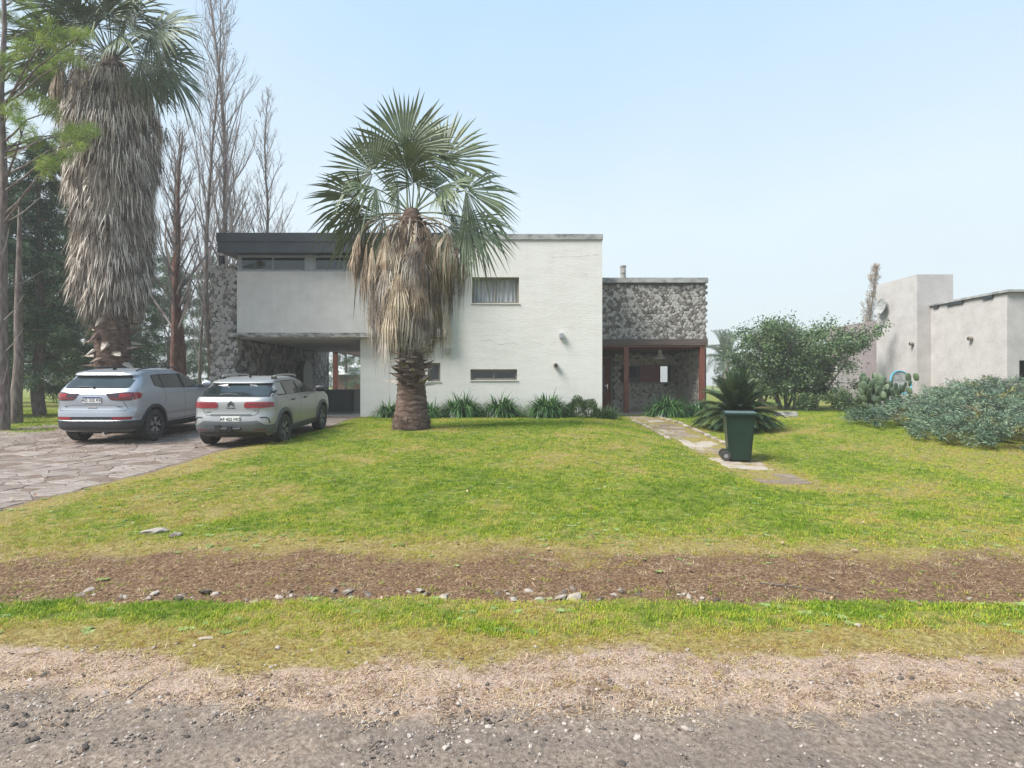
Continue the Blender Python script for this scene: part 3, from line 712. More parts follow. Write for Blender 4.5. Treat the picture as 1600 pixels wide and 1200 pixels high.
MB().box(w_p[0]+.85, w_p[1]-.42, DP+.13, DP+.17, w_p[2], w_p[3]).build('red_panel', M['redwall'], f)
MB().box(w_p[0]-.2, w_p[0]+.84, DP+.9, DP+.95, w_p[2]-.3, w_p[3]+.3).build('dark_room', M['dark'], f)
MB().box(w_p[0]+.3, w_p[0]+.9, DP+.3, DP+.5, w_p[2]-.2, w_p[2]+.18).build('counter', M['concrete'], f)
fd = MB().box(d_p[1]-.075, d_p[1]-.003, DP-.03, DP+.12, .14, d_p[3]-.003).box(d_p[0]+.003, d_p[1]-.075, DP-.03, DP+.12, d_p[3]-.07, d_p[3]-.003).build('door', M['taupe'], house)
xa, xb = d_p[0]+.05, d_p[1]-.08
mb = MB(); holed_wall(mb, xa, xb, .15, d_p[3]-.075, DP+.03, DP+.08, [(xa+.1, xb-.27, .45, d_p[3]-.35)]); mb.build('door_leaf', M['redwood'], fd)
MB().box(xa+.1, xb-.27, DP+.05, DP+.06, .45, d_p[3]-.35).build('pane', M['glass'], fd)
MB().box(xb-.16, xb-.13, DP-.03, DP+.03, 1.05, 1.25).box(xb-.25, xb-.13, DP-.05, DP-.03, 1.16, 1.185).build('door_handle', M['chrome'], fd)
# cracks and patches in the plaster
def crack(parent, pts, D, wd=.006):
    mb = MB(); prev = None; P_ = []
    for (a, b), (c, d) in zip(pts[:-1], pts[1:]):
        n = max(2, int(math.hypot(c-a, d-b)/2.5))
        for i in range(n):
            t = i/n; P_.append((X(a+(c-a)*t+random.uniform(-.5,.5), D), Z(b+(d-b)*t+random.uniform(-.7,.7), D)))
    for i, (x_, z_) in enumerate(P_):
        ww = wd*random.uniform(.3,1.3)
        mb.v += [(x_, D-.003, z_-ww/2), (x_, D-.003, z_+ww/2)]
        if i: k_ = len(mb.v)-4; mb.f.append((k_, k_+2, k_+3, k_+1))
    o = mb.build('crack', M['crack'], parent); return o
for pts_ in ([(862,402),(900,401),(938,398)], [(750,534),(765,531),(778,538),(800,536),(812,540)], [(908,433),(912,428),(918,432),(911,434),(908,433)], [(880,627),(888,626)],
             [(700,545),(716,543)], [(716,543),(715,556)], [(862,540),(866,534),(873,534)], [(787,545),(797,572)], [(735,376),(800,377),(938,377)]):
    crack(wall, pts_, DM)

# wall lamps (things fixed on walls)
def wall_lamp(px, py, D, label, kind=0, nx=None, grp=None):
    p = P(px, py, D)
    t = thing('wall_lamp', label, 'wall lamp', p if nx is None else nx, 0 if nx is None else R(-90), grp)
    MB().box(-.05,.05,-.02,-.001,-.06,.06).build('mount_plate', M['metal'], t)
    if kind == 0:
        MB().box(-.075,.075,-.15,-.021,-.09,.09).build('lamp_body', M['metal'], t, bevel=.01)
        MB().box(-.06,.06,-.14,-.03,.091,.1).build('lens', M['white'], t)
    else:
        MB().lathe([(0,0),(.075,0),(.085,.05),(.085,.13),(.05,.14),(0,.14)], 16, Matrix.Translation((0,-.022,0)) @ Matrix.Rotation(R(90),4,'X')).build('lamp_body', M['taupe'], t, smooth=1)
        MB().lathe([(0,.145),(.045,.145),(.045,.15),(0,.15)], 12, Matrix.Translation((0,-.022,0)) @ Matrix.Rotation(R(90),4,'X')).build('lens', M['black'], t)
    return t
wall_lamp(877,525,DM,'square metal wall lamp high on the white wall near its right edge')
wall_lamp(868,571,DM,'round dark bulkhead lamp low on the white wall below the square lamp',1)
wall_lamp(700,549,DM,'small metal wall lamp on the white wall right of the palm, above the small window')
pl = thing('pendant_lamp', 'white enamel bell shaped lamp hanging under the porch ceiling', 'pendant lamp', (X(1031,24.4), 24.4, 0))
zl0, zl1 = Z(561,24.4), Z(552,24.4)
MB().lathe([(.235,zl0),(.24,zl0+.03),(.15,zl0+.13),(.075,zl1),(.07,zl1)], 24).build('lamp_shade', M['white'], pl, smooth=1)
MB().lathe([(.07,zl1),(.075,zl1+.02),(.075,ztop-.04),(.0,ztop-.035)], 16).build('stem', M['white'], pl, smooth=1)
ch = thing('flue_pipe', 'short pale flue pipe standing on the roof of the stone wing', 'chimney', P(973.5,430,27))
MB().lathe([(.13,-1.0),(.13,.36),(.15,.36),(.15,.42),(0,.42)], 16).build('pipe', M['concrete'], ch, smooth=1)
# recessed ceiling spot in the carport
cs = thing('ceiling_spot', 'round spot lamp recessed in the carport ceiling', 'spot lamp', (X(552,21.4), 21.4, zs0-.035))
MB().lathe([(.16,-.02),(.14,0),(0,0)], 20).build('trim_ring', M['metal'], cs, smooth=1)
MB().lathe([(.11,-.022),(0,-.018)], 16).build('lens', M['white'], cs)

# ---------------------------------------------------------------- neighbour house on the right
nb = thing('neighbour_house', 'grey rough rendered flat roofed house behind the juniper at the right edge', 'house', (0,0,0))
xn = 18.3
mb = MB(); holed_wall(mb, xn, 34, -.1, Z(457,22), 22, 22.25, [(xn+.45, 34-.5, -.05, Z(563,22))])
mb.box(xn, xn+.25, 22.25, 27.2, -.1, Z(457,22)); mb.box(33.7, 34, 22.25, 30, -.1, Z(457,22)); mb.box(xn+.25, 33.7, 29.7, 30, -.1, Z(457,22))
mb.build('rendered_wall', M['nwall'], nb)
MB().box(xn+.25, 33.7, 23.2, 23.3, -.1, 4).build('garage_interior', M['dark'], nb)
MB().box(xn-.1, 34.1, 21.85, 30, Z(457,22), Z(453,22)).build('flat_roof', M['cap'], nb, bevel=.01)
for yy_, l_ in ((22.6,.5),(24.1,.9),(25.5,.3)): MB().box(xn-.08, xn-.003, yy_, yy_+l_, Z(457,22)-.1, Z(457,22)-.003).build('roof_bracket', M['fascia'], nb)
MB().box(X(1390,27.9), X(1492,25.9), 26.0, 28.9, -.1, Z(428,25.9)).build('chimney_tower', M['nwall'], nb)
MB().box(X(1390,27.9)+.7, X(1390,27.9)+1.0, 26.5, 26.8, Z(428,25.9), Z(428,25.9)+.04).build('tower_vent', M['metal'], nb)
MB().box(X(1365,29.5), X(1392,29.5), 29.0, 34, .9, Z(501,29.5)).build('side_volume', M['nwall2'], nb)
MB().box(X(1300,31), X(1392,29.5)-.02, 30.5, 30.8, -.1, Z(572,31)).build('low_wall', M['nwall'], nb)
wall_lamp(0,0,1,'small wall lamp on the right part of the grey neighbouring house',1,(xn-.0, xn*F/719, Z(529,xn*F/719)))
xt = X(1390,27.9); wall_lamp(0,0,1,'small wall lamp on the tower of the grey neighbouring house',1,(xt, xt*F/627, Z(537,xt*F/627)))
dish = thing('satellite_dish', 'pale satellite dish on the side of the neighbouring tower', 'satellite dish', (xt-.15, 28.2, Z(478,28)))
MB().lathe([(0,0),(.2,.02),(.38,.09),(.39,.09),(.2,.03),(0,.01)], 20, Matrix.Rotation(R(-80),4,'Y')).build('reflector', M['cap'], dish, smooth=1)
MB().tube([(0,0,0),(-.6,-.05,.12),(-.68,-.06,.1)], .012, 6).build('feed_arm', M['metal'], dish)
tr = thing('blue_pool_ring', 'round blue rimmed pool panel leaning against the neighbouring wall behind the prickly pear', 'pool panel', P(1408,603,24.5))
mb = MB(); MT = Matrix.Translation((0,0,.14)) @ Matrix.Rotation(R(78),4,'X') @ Matrix.Rotation(R(10),4,'Y')
ringp = [(.78+.05*math.cos(a), .05*math.sin(a)) for a in [k*math.pi/4 for k in range(8)]]
MT = MT @ Matrix.Scale(.62,4)
mb.lathe(ringp, 32, MT, closed=True).build('rim', M['hose'], tr, smooth=1)
MB().lathe([(0,0),(.74,0)], 24, MT).build('mesh_panel', M['cap'], tr)

# far shed seen through the carport
sh = thing('far_shed', 'distant low brick shed with a pale metal roof seen through the carport', 'shed', P(520,606,62))
MB().box(0, 7, 0, 5, -.5, 1.4).build('brick_wall', M['brick'], sh)
MB().add([(-.5,-.6,1.35),(7.5,-.6,1.35),(7.5,5,2.6),(-.5,5,2.6),(-.5,-.6,1.45),(7.5,-.6,1.45),(7.5,5,2.7),(-.5,5,2.7)], [(0,3,2,1),(4,5,6,7),(0,1,5,4),(1,2,6,5),(2,3,7,6),(3,0,4,7)]).build('roof', M['white'], sh)
cb = thing('concrete_block', 'low whitish concrete block lying on the lawn right of the cycad', 'concrete block', P(1228,652,21.5), R(-14))
cb.location.z = Hf(cb.location.x, 21.5)
MB().box(-.36,.36,-.2,.2,-.02,.17).build('block', M['concrete'], cb, bevel=.015)

# ---------------------------------------------------------------- cars
def text_mesh(s, size, ext=.002, width=1.0):
    cu = bpy.data.curves.new('lettering', 'FONT'); cu.body = s; cu.size = size; cu.extrude = ext; cu.align_x = 'CENTER'; cu.align_y = 'CENTER'; cu.resolution_u = 3
    o = bpy.data.objects.new('lettering', cu); COL.objects.link(o)
    me = bpy.data.meshes.new_from_object(o.evaluated_get(bpy.context.evaluated_depsgraph_get()))
    bpy.data.objects.remove(o); me.transform(Matrix.Diagonal((width,1,1,1))); me.transform(Matrix.Rotation(R(90), 4, 'X')); return me
class Car:
    def __init__(s, root, keys, a=4.5, b=16):
        s.root = root; s.K = np.array(keys); s.a = a; s.b = b
    def prof(s, z):
        return [float(np.interp(z, s.K[:,0], s.K[:,k])) for k in (1,2,3)]
    def sx(s, y, z):
        r, f, w_ = s.prof(z); c, L = (r+f)/2, (f-r)/2
        t = min(abs((y-c)/L), .9995); return w_*(1-t**s.b)**(1/s.a)
    def ry(s, x, z):
        r, f, w_ = s.prof(z); c, L = (r+f)/2, (f-r)/2
        q = min(abs(x)/w_, .985); return c - L*(1-q**s.a)**(1/s.b)
    def body(s, paint, wheels, R_a, name='body', dark=None):
        zz = []
        for z0, z1 in zip(s.K[:-1,0], s.K[1:,0]):
            n = max(1, int((z1-z0)/.05)); zz += list(np.linspace(z0, z1, n, endpoint=False))
        zz.append(s.K[-1,0])
        tt = np.concatenate([[-.985,-.97,-.95], np.linspace(-.92,.92,34), [.95,.97,.985]]); qq = np.linspace(-1,1,18)[1:-1]
        vs = []; n = None
        for z in zz:
            r, f, w_ = s.prof(z); c, L = (r+f)/2, (f-r)/2
            ring = [(w_*(1-abs(t)**s.b)**(1/s.a), c+L*t) for t in tt]
            xe = ring[-1][0]
            ring += [(-q*xe, c+L*(1-min(abs(q*xe)/w_,1)**s.a)**(1/s.b)) for q in qq]
            ring += [(-w_*(1-abs(t)**s.b)**(1/s.a), c+L*t) for t in tt[::-1]]
            ring += [(q*xe, c-L*(1-min(abs(q*xe)/w_,1)**s.a)**(1/s.b)) for q in qq]
            n = len(ring); vs += [(x_, y_, z) for x_, y_ in ring]
        mb = MB(); fs = []
        for i in range(len(zz)-1):
            for k in range(n): fs.append((i*n+k, i*n+(k+1)%n, (i+1)*n+(k+1)%n, (i+1)*n+k))
        fs.append(tuple(range(n-1,-1,-1))); fs.append(tuple((len(zz)-1)*n+k for k in range(n)))
        mb.add(vs, fs); o = mb.build(name, [paint, M['black']], None)
        cut = MB()
        for (wy, wz, wr) in wheels: cut.lathe([(0,-1.2),(wr,-1.2),(wr,1.2),(0,1.2)], 40, Matrix.Translation((0,wy,wz)) @ Matrix.Rotation(R(90),4,'Y'))
        bm = bmesh.new(); 
        co = cut.build('cut', None, None)
        bm.from_mesh(co.data); bmesh.ops.remove_doubles(bm, verts=bm.verts, dist=1e-4); bmesh.ops.recalc_face_normals(bm, faces=bm.faces); bm.to_mesh(co.data); bm.free()
        md = o.modifiers.new('cut', 'BOOLEAN'); md.operation = 'DIFFERENCE'; md.object = co; md.solver = 'EXACT'
        me = bpy.data.meshes.new_from_object(o.evaluated_get(bpy.context.evaluated_depsgraph_get()))
        bpy.data.objects.remove(o); bpy.data.objects.remove(co)
        me.materials.clear()
        for p in me.polygons:
            pass
        for p in me.polygons:
            c = p.center; arch = any(math.hypot(c.y-wy, c.z-wz) < wr+.004 for wy, wz, wr in wheels)
            p.material_index = 1 if (arch or c.z < s.K[0,0]+.004 or (dark and dark[0] < c.z < dark[1] and c.y < dark[2] and p.normal.z < .2)) else 0
        return mobj(name, me, [paint, M['black']], s.root, smooth=35)
    def patch(s, name, m, mode, bot, top, off=.004, sgn=1, n=14, rows=6, parent=None, under=.012, smooth=35):
        us = sorted({*[p[0] for p in bot], *[p[0] for p in top], *np.linspace(bot[0][0], bot[-1][0], n).tolist()})
        bz = np.interp(us, [p[0] for p in bot], [p[1] for p in bot]); tz = np.interp(us, [p[0] for p in top], [p[1] for p in top])
        def pt(u, z, o_):
            if mode == 'rear': return (u, s.ry(u, z)-o_, z)
            return (sgn*(s.sx(u, z)+o_), u, z)
        mb = MB(); nu = len(us); g = {}
        for o_i, o_ in ((0, off), (1, -under)):
            for i, u in enumerate(us):
                for j in range(rows+1):
                    g[o_i,i,j] = len(mb.v); mb.v.append(pt(u, bz[i]+(tz[i]-bz[i])*j/rows, o_))
        for i in range(nu-1):
            for j in range(rows): mb.f.append((g[0,i,j], g[0,i+1,j], g[0,i+1,j+1], g[0,i,j+1]))
            mb.f.append((g[0,i,0], g[1,i,0], g[1,i+1,0], g[0,i+1,0])); mb.f.append((g[0,i,rows], g[0,i+1,rows], g[1,i+1,rows], g[1,i,rows]))
        for j in range(rows):
            mb.f.append((g[0,0,j], g[0,0,j+1], g[1,0,j+1], g[1,0,j])); mb.f.append((g[0,nu-1,j], g[1,nu-1,j], g[1,nu-1,j+1], g[0,nu-1,j+1]))
        if mode == 'side' and sgn < 0: mb.f = [f[::-1] for f in mb.f]
        return mb.build(name, m, parent or s.root, smooth=smooth)
    def gap(s, pts, mode='side', sgn=1, wd=.008, name='panel_gap', m=None, parent=None, off=.0015):
        mb = MB(); P_ = []
        for (a, b), (c, d) in zip(pts[:-1], pts[1:]):
            n = max(1, int(math.hypot(c-a, d-b)/.05))
            P_ += [(a+(c-a)*i/n, b+(d-b)*i/n) for i in range(n)]
        P_.append(pts[-1])
        for i, (u, z) in enumerate(P_):
            a = P_[max(i-1,0)]; b = P_[min(i+1,len(P_)-1)]; dx, dz = b[0]-a[0], b[1]-a[1]; l = math.hypot(dx,dz) or 1
            for k in (-1, 1):
                uu, zz = u-dz/l*wd/2*k, z+dx/l*wd/2*k
                mb.v.append((uu, s.ry(uu,zz)-off, zz) if mode == 'rear' else (sgn*(s.sx(uu,zz)+off), uu, zz))
            if i: k_ = len(mb.v)-4; mb.f.append((k_,k_+1,k_+3,k_+2))
        return mb.build(name, m or M['gapm'], parent or s.root)
    def arch(s, wy, wz, r0, r1, m, sgn, a0=-20, a1=200, off=.022):
        mb = MB(); n = 34
        for i in range(n+1):
            th = R(a0+(a1-a0)*i/n)
            for r, o_ in ((r0, -.03), (r0, off*.8), ((r0+r1)/2, off), (r1, off*.75), (r1+.004, -.004)):
                y_, z_ = wy+r*math.cos(th), wz+r*math.sin(th)
                zq = max(z_, s.K[0,0]+.01); mb.v.append((sgn*(s.sx(y_, zq)+o_), y_, zq))
            if i:
                b_ = len(mb.v)-10
                for k in range(4): mb.f.append((b_+k, b_+5+k, b_+6+k, b_+1+k) if sgn > 0 else (b_+1+k, b_+6+k, b_+5+k, b_+k))
        return mb.build('wheel_arch_trim', m, s.root, smooth=60)
def wheel_meshes(Rw, rr_, wd, kind):
    """tyre, rim, spokes, axis along +x, outer face at +x"""
    RX = Matrix.Rotation(R(90),4,'Y')
    prof = [(rr_,-wd/2+.01),(rr_+.02,-wd/2),(Rw-.03,-wd/2-.006),(Rw-.008,-wd/2+.02)]
    for k in range(6): 
        y0 = -wd/2+.03+k*(wd-.06)/5.5
        prof += [(Rw,y0),(Rw,y0+.018),(Rw-.008,y0+.021),(Rw-.008,y0+.027)]
    prof += [(Rw-.008,wd/2-.02),(Rw-.03,wd/2+.006),(rr_+.02,wd/2),(rr_,wd/2-.01)]
    tyre = MB().lathe(prof, 48, RX)
    rim = MB().lathe([(rr_+.002,wd/2-.012),(rr_-.006,wd/2-.004),(rr_-.02,wd/2-.012),(rr_-.03,wd/2-.06),(.1,wd/2-.09),(0,wd/2-.09)], 40, RX)
    rim.lathe([(rr_+.002,wd/2-.012),(rr_+.002,-wd/2+.012),(0,-wd/2+.03)], 30, RX)
    spk = MB(); cnt = 5
    for k in range(cnt):
        A = Matrix.Rotation(2*math.pi*k/cnt+.3, 4, 'X')
        if kind == 'petal':
            pts = [(.035,-.022),(.09,-.03),(.15,-.056),(rr_-.012,-.085),(rr_-.012,-.045),(.15,-.006),(.15,.006),(rr_-.012,.045),(rr_-.012,.085),(.15,.056),(.09,.03),(.035,.022)]
            pts = [(.035,-.03),(.10,-.028),(.17,-.062),(rr_-.012,-.095),(rr_-.012,.095),(.17,.062),(.10,.028),(.035,.03)]
            subs = [[pts[0],pts[1],pts[6],pts[7]],[pts[1],pts[2],(.155,-.012),(.155,.012),pts[5],pts[6]],[pts[2],pts[3],(rr_-.012,-.05),(.155,-.012)],[(.155,.012),(rr_-.012,.05),pts[4],pts[5]]]
        else:
            subs = [[(.03,-.028),(.12,-.022),(.12,-.004),(.03,-.004)],[(.12,-.03),(rr_-.012,-.07),(rr_-.012,-.04),(.12,-.004)],[(.12,.004),(rr_-.012,.02),(rr_-.012,.052),(.12,.03)],[(.03,.004),(.12,.004),(.12,.022),(.03,.028)]]
        for sbp in subs:
            n = len(sbp); x1, x0 = wd/2-.014, wd/2-.045
            spk.add([A @ Vector((x1-(.015 if q[0] < .05 else 0), q[1], q[0])) for q in sbp]+[A @ Vector((x0, q[1], q[0])) for q in sbp], [tuple(range(n)), tuple(range(2*n-1,n-1,-1))]+[(i,n+i,n+(i+1)%n,(i+1)%n) for i in range(n)])
    hub = MB().lathe([(.045,wd/2-.05),(.045,wd/2-.02),(.03,wd/2-.012),(0,wd/2-.012)], 16, RX)
    return tyre, rim, spk, hub
def add_wheels(car, Rw, rr_, wd, kind, xs_, ys_, zc_):
    t_, r_, s_, h_ = wheel_meshes(Rw, rr_, wd, kind); first = None
    for yq in ys_:
        for sg in (1, -1):
            if first is None:
                t = t_.build('wheel', M['tyre'], car, smooth=40); kids = [r_.build('rim', M['rimd'], t, smooth=40), s_.build('spokes', M['rims'], t), h_.build('hub_cap', M['rimd'], t, smooth=40)]; first = (t, kids)
            else:
                t = fresh(first[0], parent=car); kids = []
                for k in first[1]: fresh(k, parent=t)
            t.location = (sg*xs_, yq, zc_); t.rotation_euler = (random.uniform(0,1), 0, 0 if sg > 0 else math.pi)
def rear_plate(c, txt, z, blue, w_=.40, h_=.13, tilt=0):
    y = c.ry(.2, z)-.012
    p = MB().box(-w_/2, w_/2, -.006, .004, -h_/2, h_/2).build('licence_plate', M['plate'], c.root, bevel=.003, loc=(0,y,z))
    k = mobj('plate_lettering', text_mesh(txt, .088, .002, 1.0), M['ink'], p); k.location = (0, -.009, -.012 if blue else -.008)
    if blue:
        MB().box(-w_/2+.004, w_/2-.004, -.0085, -.0065, h_/2-.034, h_/2-.004).build('plate_band', M['plateblue'], p)
    return p

# --- grey-silver large SUV on the left
D0, XC = 12.8, -9.04
g1 = -.12
suv = thing('parked_car', 'silver blue compact SUV with a blue banded plate parked farther left', 'car', (XC, D0, g1), 0)
def seat_car(o, yr_, yf_):      # stand the car on the slope of the driveway
    a, b = Hf(o.location.x, o.location.y+yr_), Hf(o.location.x, o.location.y+yf_); k = (b-a)/(yf_-yr_)
    o.rotation_euler.x = math.atan(k); o.location.z = a-yr_*k+.008
seat_car(suv, .80, 3.43)
K1 = [(.27,.16,4.15,.80),(.31,.06,4.28,.855),(.38,.01,4.36,.885),(.52,.0,4.39,.895),(.535,.012,4.39,.893),(.60,.014,4.38,.90),(.61,.0,4.38,.905),(.74,.02,4.36,.91),(.78,.045,4.33,.912),(.95,.05,4.25,.908),(1.04,.055,4.1,.90),(1.10,.07,3.75,.888),(1.16,.11,3.25,.868),(1.22,.17,3.02,.848),(1.35,.32,2.72,.79),(1.47,.46,2.45,.735),(1.50,.46,2.38,.72),(1.505,.40,2.37,.72),(1.55,.44,2.2,.69),(1.59,.62,2.1,.65),(1.615,.85,2.0,.60),(1.63,1.1,1.9,.52),(1.638,1.25,1.8,.40),(1.642,1.4,1.65,.2)]
c1 = Car(suv, K1)
WR = .355
c1.body(M['silver'], [(.80,.355,.43),(3.43,.355,.43)], WR)
add_wheels(suv, WR, .222, .235, 'petal', .80, (.80, 3.43), .355)
def both(f): f(1); f(-1)
both(lambda s: c1.arch(.80, .355, .425, .485, M['clad'], s)); both(lambda s: c1.arch(3.43, .355, .425, .485, M['clad'], s))
c1.patch('rear_bumper', M['clad'], 'rear', [(-.86,.30),(.86,.30)], [(-.86,.525),(.86,.525)], off=.012, n=26, under=.03)
both(lambda s: c1.patch('bumper_corner', M['clad'], 'side', [(.10,.30),(.34,.30)], [(.10,.525),(.39,.525)], off=.010, sgn=s))
c1.patch('bumper_slot', M['clad'], 'rear', [(-.80,.545),(.80,.545)], [(-.80,.60),(.80,.60)], off=.004, n=20)
c1.patch('exhaust_valance', M['gapm'], 'rear', [(-.55,.275),(.55,.275)], [(-.62,.315),(.62,.315)], off=-.04, n=10)
for s in (1,-1):
    c1.patch('reflector', M['lightred'], 'rear', sorted([(s*.50,.55),(s*.76,.55)]), sorted([(s*.44,.60),(s*.80,.60)]), off=.010, n=6, rows=2)
    c1.patch('sill_cladding', M['clad'], 'side', [(1.2,.275),(3.02,.275)], [(1.22,.40),(3.0,.40)], off=.012, sgn=s)
# rear screen with dark surround, spoiler shadow
c1.patch('rear_window', M['carglass'], 'rear', [(-.70,1.235),(-.60,1.215),(.60,1.215),(.70,1.235)], [(-.66,1.40),(-.60,1.485),(.60,1.485),(.66,1.40)], off=.006, n=24, rows=8)
c1.patch('brake_light', M['lightdark'], 'rear', [(-.17,1.525),(.17,1.525)], [(-.17,1.545),(.17,1.545)], off=.006, n=6, rows=2)
for s in (1,-1):
    bo = [(.16,.985),(.42,.965),(.60,.955),(.74,.955),(.80,.96)]; to = [(.16,1.125),(.42,1.13),(.60,1.135),(.74,1.135),(.80,1.13)]
    bo[0] = (.30,1.09); to[0] = (.30,1.125); bo.insert(1,(.36,1.0))
    if s > 0: tl = c1.patch('tail_light', M['lightdark'], 'rear', bo, to, off=.008, n=14)
    else: tl = c1.patch('tail_light', M['lightdark'], 'rear', [(-a,b) for a,b in bo[::-1]], [(-a,b) for a,b in to[::-1]], off=.008, n=14)
    c1.patch('tail_light_side', M['lightred'], 'side', [(.17,.965),(.30,1.0),(.37,1.06)], [(.17,1.13),(.30,1.125),(.37,1.10)], off=.008, sgn=s, n=8, parent=tl)
    q = [(.40,1.0),(.58,.985),(.78,.985)]; qt = [(.40,1.02),(.58,1.005),(.78,1.005)]
    if s < 0: q = [(-a,b) for a,b in q[::-1]]; qt = [(-a,b) for a,b in qt[::-1]]
    c1.patch('light_strip', M['lightred'], 'rear', q, qt, off=.013, n=8, rows=1, parent=tl)
    q = [(.57,1.02),(.79,1.03)]; qt = [(.57,1.11),(.79,1.115)]
    if s < 0: q = [(-a,b) for a,b in q[::-1]]; qt = [(-a,b) for a,b in qt[::-1]]
    c1.patch('light_lens', M['lightred'], 'rear', q, qt, off=.011, n=8, rows=2, parent=tl)
    # side glass: quarter, rear door, front door
    c1.patch('quarter_window', M['carglass'], 'side', [(.93,1.25),(1.16,1.20),(1.20,1.20)], [(.93,1.44),(.96,1.475),(1.20,1.49)], off=.006, sgn=s, n=6)
    c1.patch('side_window', M['carglass'], 'side', [(1.24,1.20),(1.98,1.17)], [(1.24,1.492),(1.98,1.495)], off=.006, sgn=s, n=8)
    c1.patch('side_window', M['carglass'], 'side', [(2.10,1.165),(3.0,1.15)], [(2.10,1.49),(2.35,1.46),(2.62,1.36),(3.0,1.19)], off=.006, sgn=s, n=10)
    c1.patch('window_surround', M['gapm'], 'side', [(.90,1.245),(1.15,1.19),(3.06,1.13)], [(.90,1.45),(.94,1.49),(1.24,1.507),(2.10,1.507),(2.40,1.475),(2.66,1.37),(3.06,1.18)], off=.002, sgn=s, n=20)
    c1.gap([(1.20,1.18),(1.24,.95),(1.18,.80)], sgn=s); c1.gap([(2.04,1.16),(2.04,.42)], sgn=s); c1.gap([(3.02,1.12),(2.98,.42)], sgn=s); c1.gap([(1.28,.44),(2.98,.44)], sgn=s)
    for hy in (1.38, 2.18): c1.patch('door_handle', M['silver'], 'side', [(hy,1.035),(hy+.19,1.04)], [(hy,1.065),(hy+.19,1.07)], off=.03, sgn=s, n=5, rows=2)
    mb = MB(); pts_ = [(s*(c1.sx(.7,1.59)-.05 if False else .60), .62,1.585), (s*.605,.72,1.625), (s*.61,1.2,1.665), (s*.61,1.9,1.672), (s*.60,2.25,1.63), (s*.60,2.32,1.58)]
    mb.tube(pts_, .016, 8).build('roof_rail', M['clad'], suv, smooth=60)
    MB().tube([(s*.85,2.98,1.16),(s*.93,2.96,1.18)], .03, 8).build('mirror_arm', M['clad'], suv)
    e = MB().lathe([(0,-.12),(.06,-.11),(.085,-.04),(.085,.04),(.06,.11),(0,.12)], 14, Matrix.Translation((s*1.0,2.93,1.22)) @ Matrix.Diagonal((1,.55,1,1)) @ Matrix.Rotation(R(90),4,'Y')).build('wing_mirror', M['silver'], suv, smooth=60)
c1.gap([(-.78,1.10),(-.74,.78),(-.70,.74),(.70,.74),(.74,.78),(.60,1.02)], 'rear', wd=.009)
c1.gap([(-.52,.86),(.52,.86)], 'rear', wd=.006, off=.001)
c1.gap([(-.5,1.075),(.32,1.075)], 'rear', wd=.006, off=.001)
rear_plate(c1, 'AD 332 KK', .975, True)
t_ = mobj('badge_lettering', text_mesh('Jeep', .075, .003, 1.2), M['rims'], suv); t_.location = (0, c1.ry(0,1.115)-.004, 1.13)
t_ = mobj('badge_lettering', text_mesh('Compass', .034, .002, 1.3), M['rimd'], suv); t_.location = (.56, c1.ry(.56,.83)-.003, .83)
t_ = mobj('badge_lettering', text_mesh('4x4', .04, .002, 1.3), M['rimd'], suv); t_.location = (-.56, c1.ry(-.56,.83)-.003, .83)
c1.patch('tailgate_handle', M['chrome'], 'rear', [(-.10,.80),(.10,.80)], [(-.10,.822),(.10,.822)], off=.012, n=5, rows=1)
MB().tube([(-.03,c1.ry(-.03,1.23)-.02,1.235),(-.2,c1.ry(-.2,1.24)-.02,1.245),(-.40,c1.ry(-.4,1.25)-.018,1.25)], .010, 6).tube([(-.03,c1.ry(0,1.22)-.005,1.23),(-.02,c1.ry(0,1.22)-.03,1.23)],.025,8).build('rear_wiper', M['black'], suv)
MB().box(-.012,.012,.75,.86,1.60,1.655).build('roof_antenna', M['black'], suv, bevel=.005)
MB().tube([(.25,.0,.25),(.25,.3,.25)], .03, 10).build('exhaust_pipe', M['chrome'], suv)
MB().box(-.55,.55,.45,3.9,.20,.27).tube([(-.7,.80,.33),(.7,.80,.33)], .04, 8).build('underbody', M['black'], suv)

# --- silver beige crossover on the right
D0, XC = 12.35, -5.84; g2 = -.055
cro = thing('parked_car', 'pearl silver crossover with grey cladding and a double chevron badge, parked beside the lawn', 'car', (XC, D0, g2), 0)
seat_car(cro, .74, 3.32)
K2 = [(.24,.20,4.0,.76),(.30,.08,4.10,.81),(.40,.02,4.15,.845),(.54,.0,4.17,.855),(.60,.015,4.17,.86),(.70,.03,4.15,.862),(.73,.045,4.14,.862),(.80,.05,4.12,.862),(.88,.055,4.06,.86),(.95,.06,3.95,.852),(1.00,.075,3.75,.845),(1.05,.11,3.15,.825),(1.09,.18,2.95,.805),(1.14,.27,2.8,.78),(1.24,.42,2.55,.735),(1.33,.55,2.35,.69),(1.345,.545,2.32,.68),(1.35,.50,2.3,.68),(1.38,.53,2.2,.655),(1.415,.68,2.1,.62),(1.44,.9,2.0,.57),(1.458,1.1,1.9,.50),(1.468,1.25,1.8,.38),(1.472,1.4,1.65,.2)]
c2 = Car(cro, K2)
c2.body(M['silver2'], [(.74,.335,.405),(3.32,.335,.405)], .335, dark=(1.06,1.352,.95))
add_wheels(cro, .335, .215, .21, 'split', .765, (.74, 3.32), .335)
both(lambda s: c2.arch(.74, .335, .40, .475, M['clad2'], s, off=.026)); both(lambda s: c2.arch(3.32, .335, .40, .475, M['clad2'], s, off=.026))
c2.patch('rear_bumper', M['clad2'], 'rear', [(-.82,.30),(.82,.30)], [(-.82,.49),(-.70,.50),(-.55,.59),(-.3,.575),(.3,.575),(.55,.59),(.70,.50),(.82,.49)], off=.014, n=30, under=.03)
both(lambda s: c2.patch('bumper_corner', M['clad2'], 'side', [(.10,.30),(.36,.30)], [(.10,.49),(.36,.52)], off=.012, sgn=s))
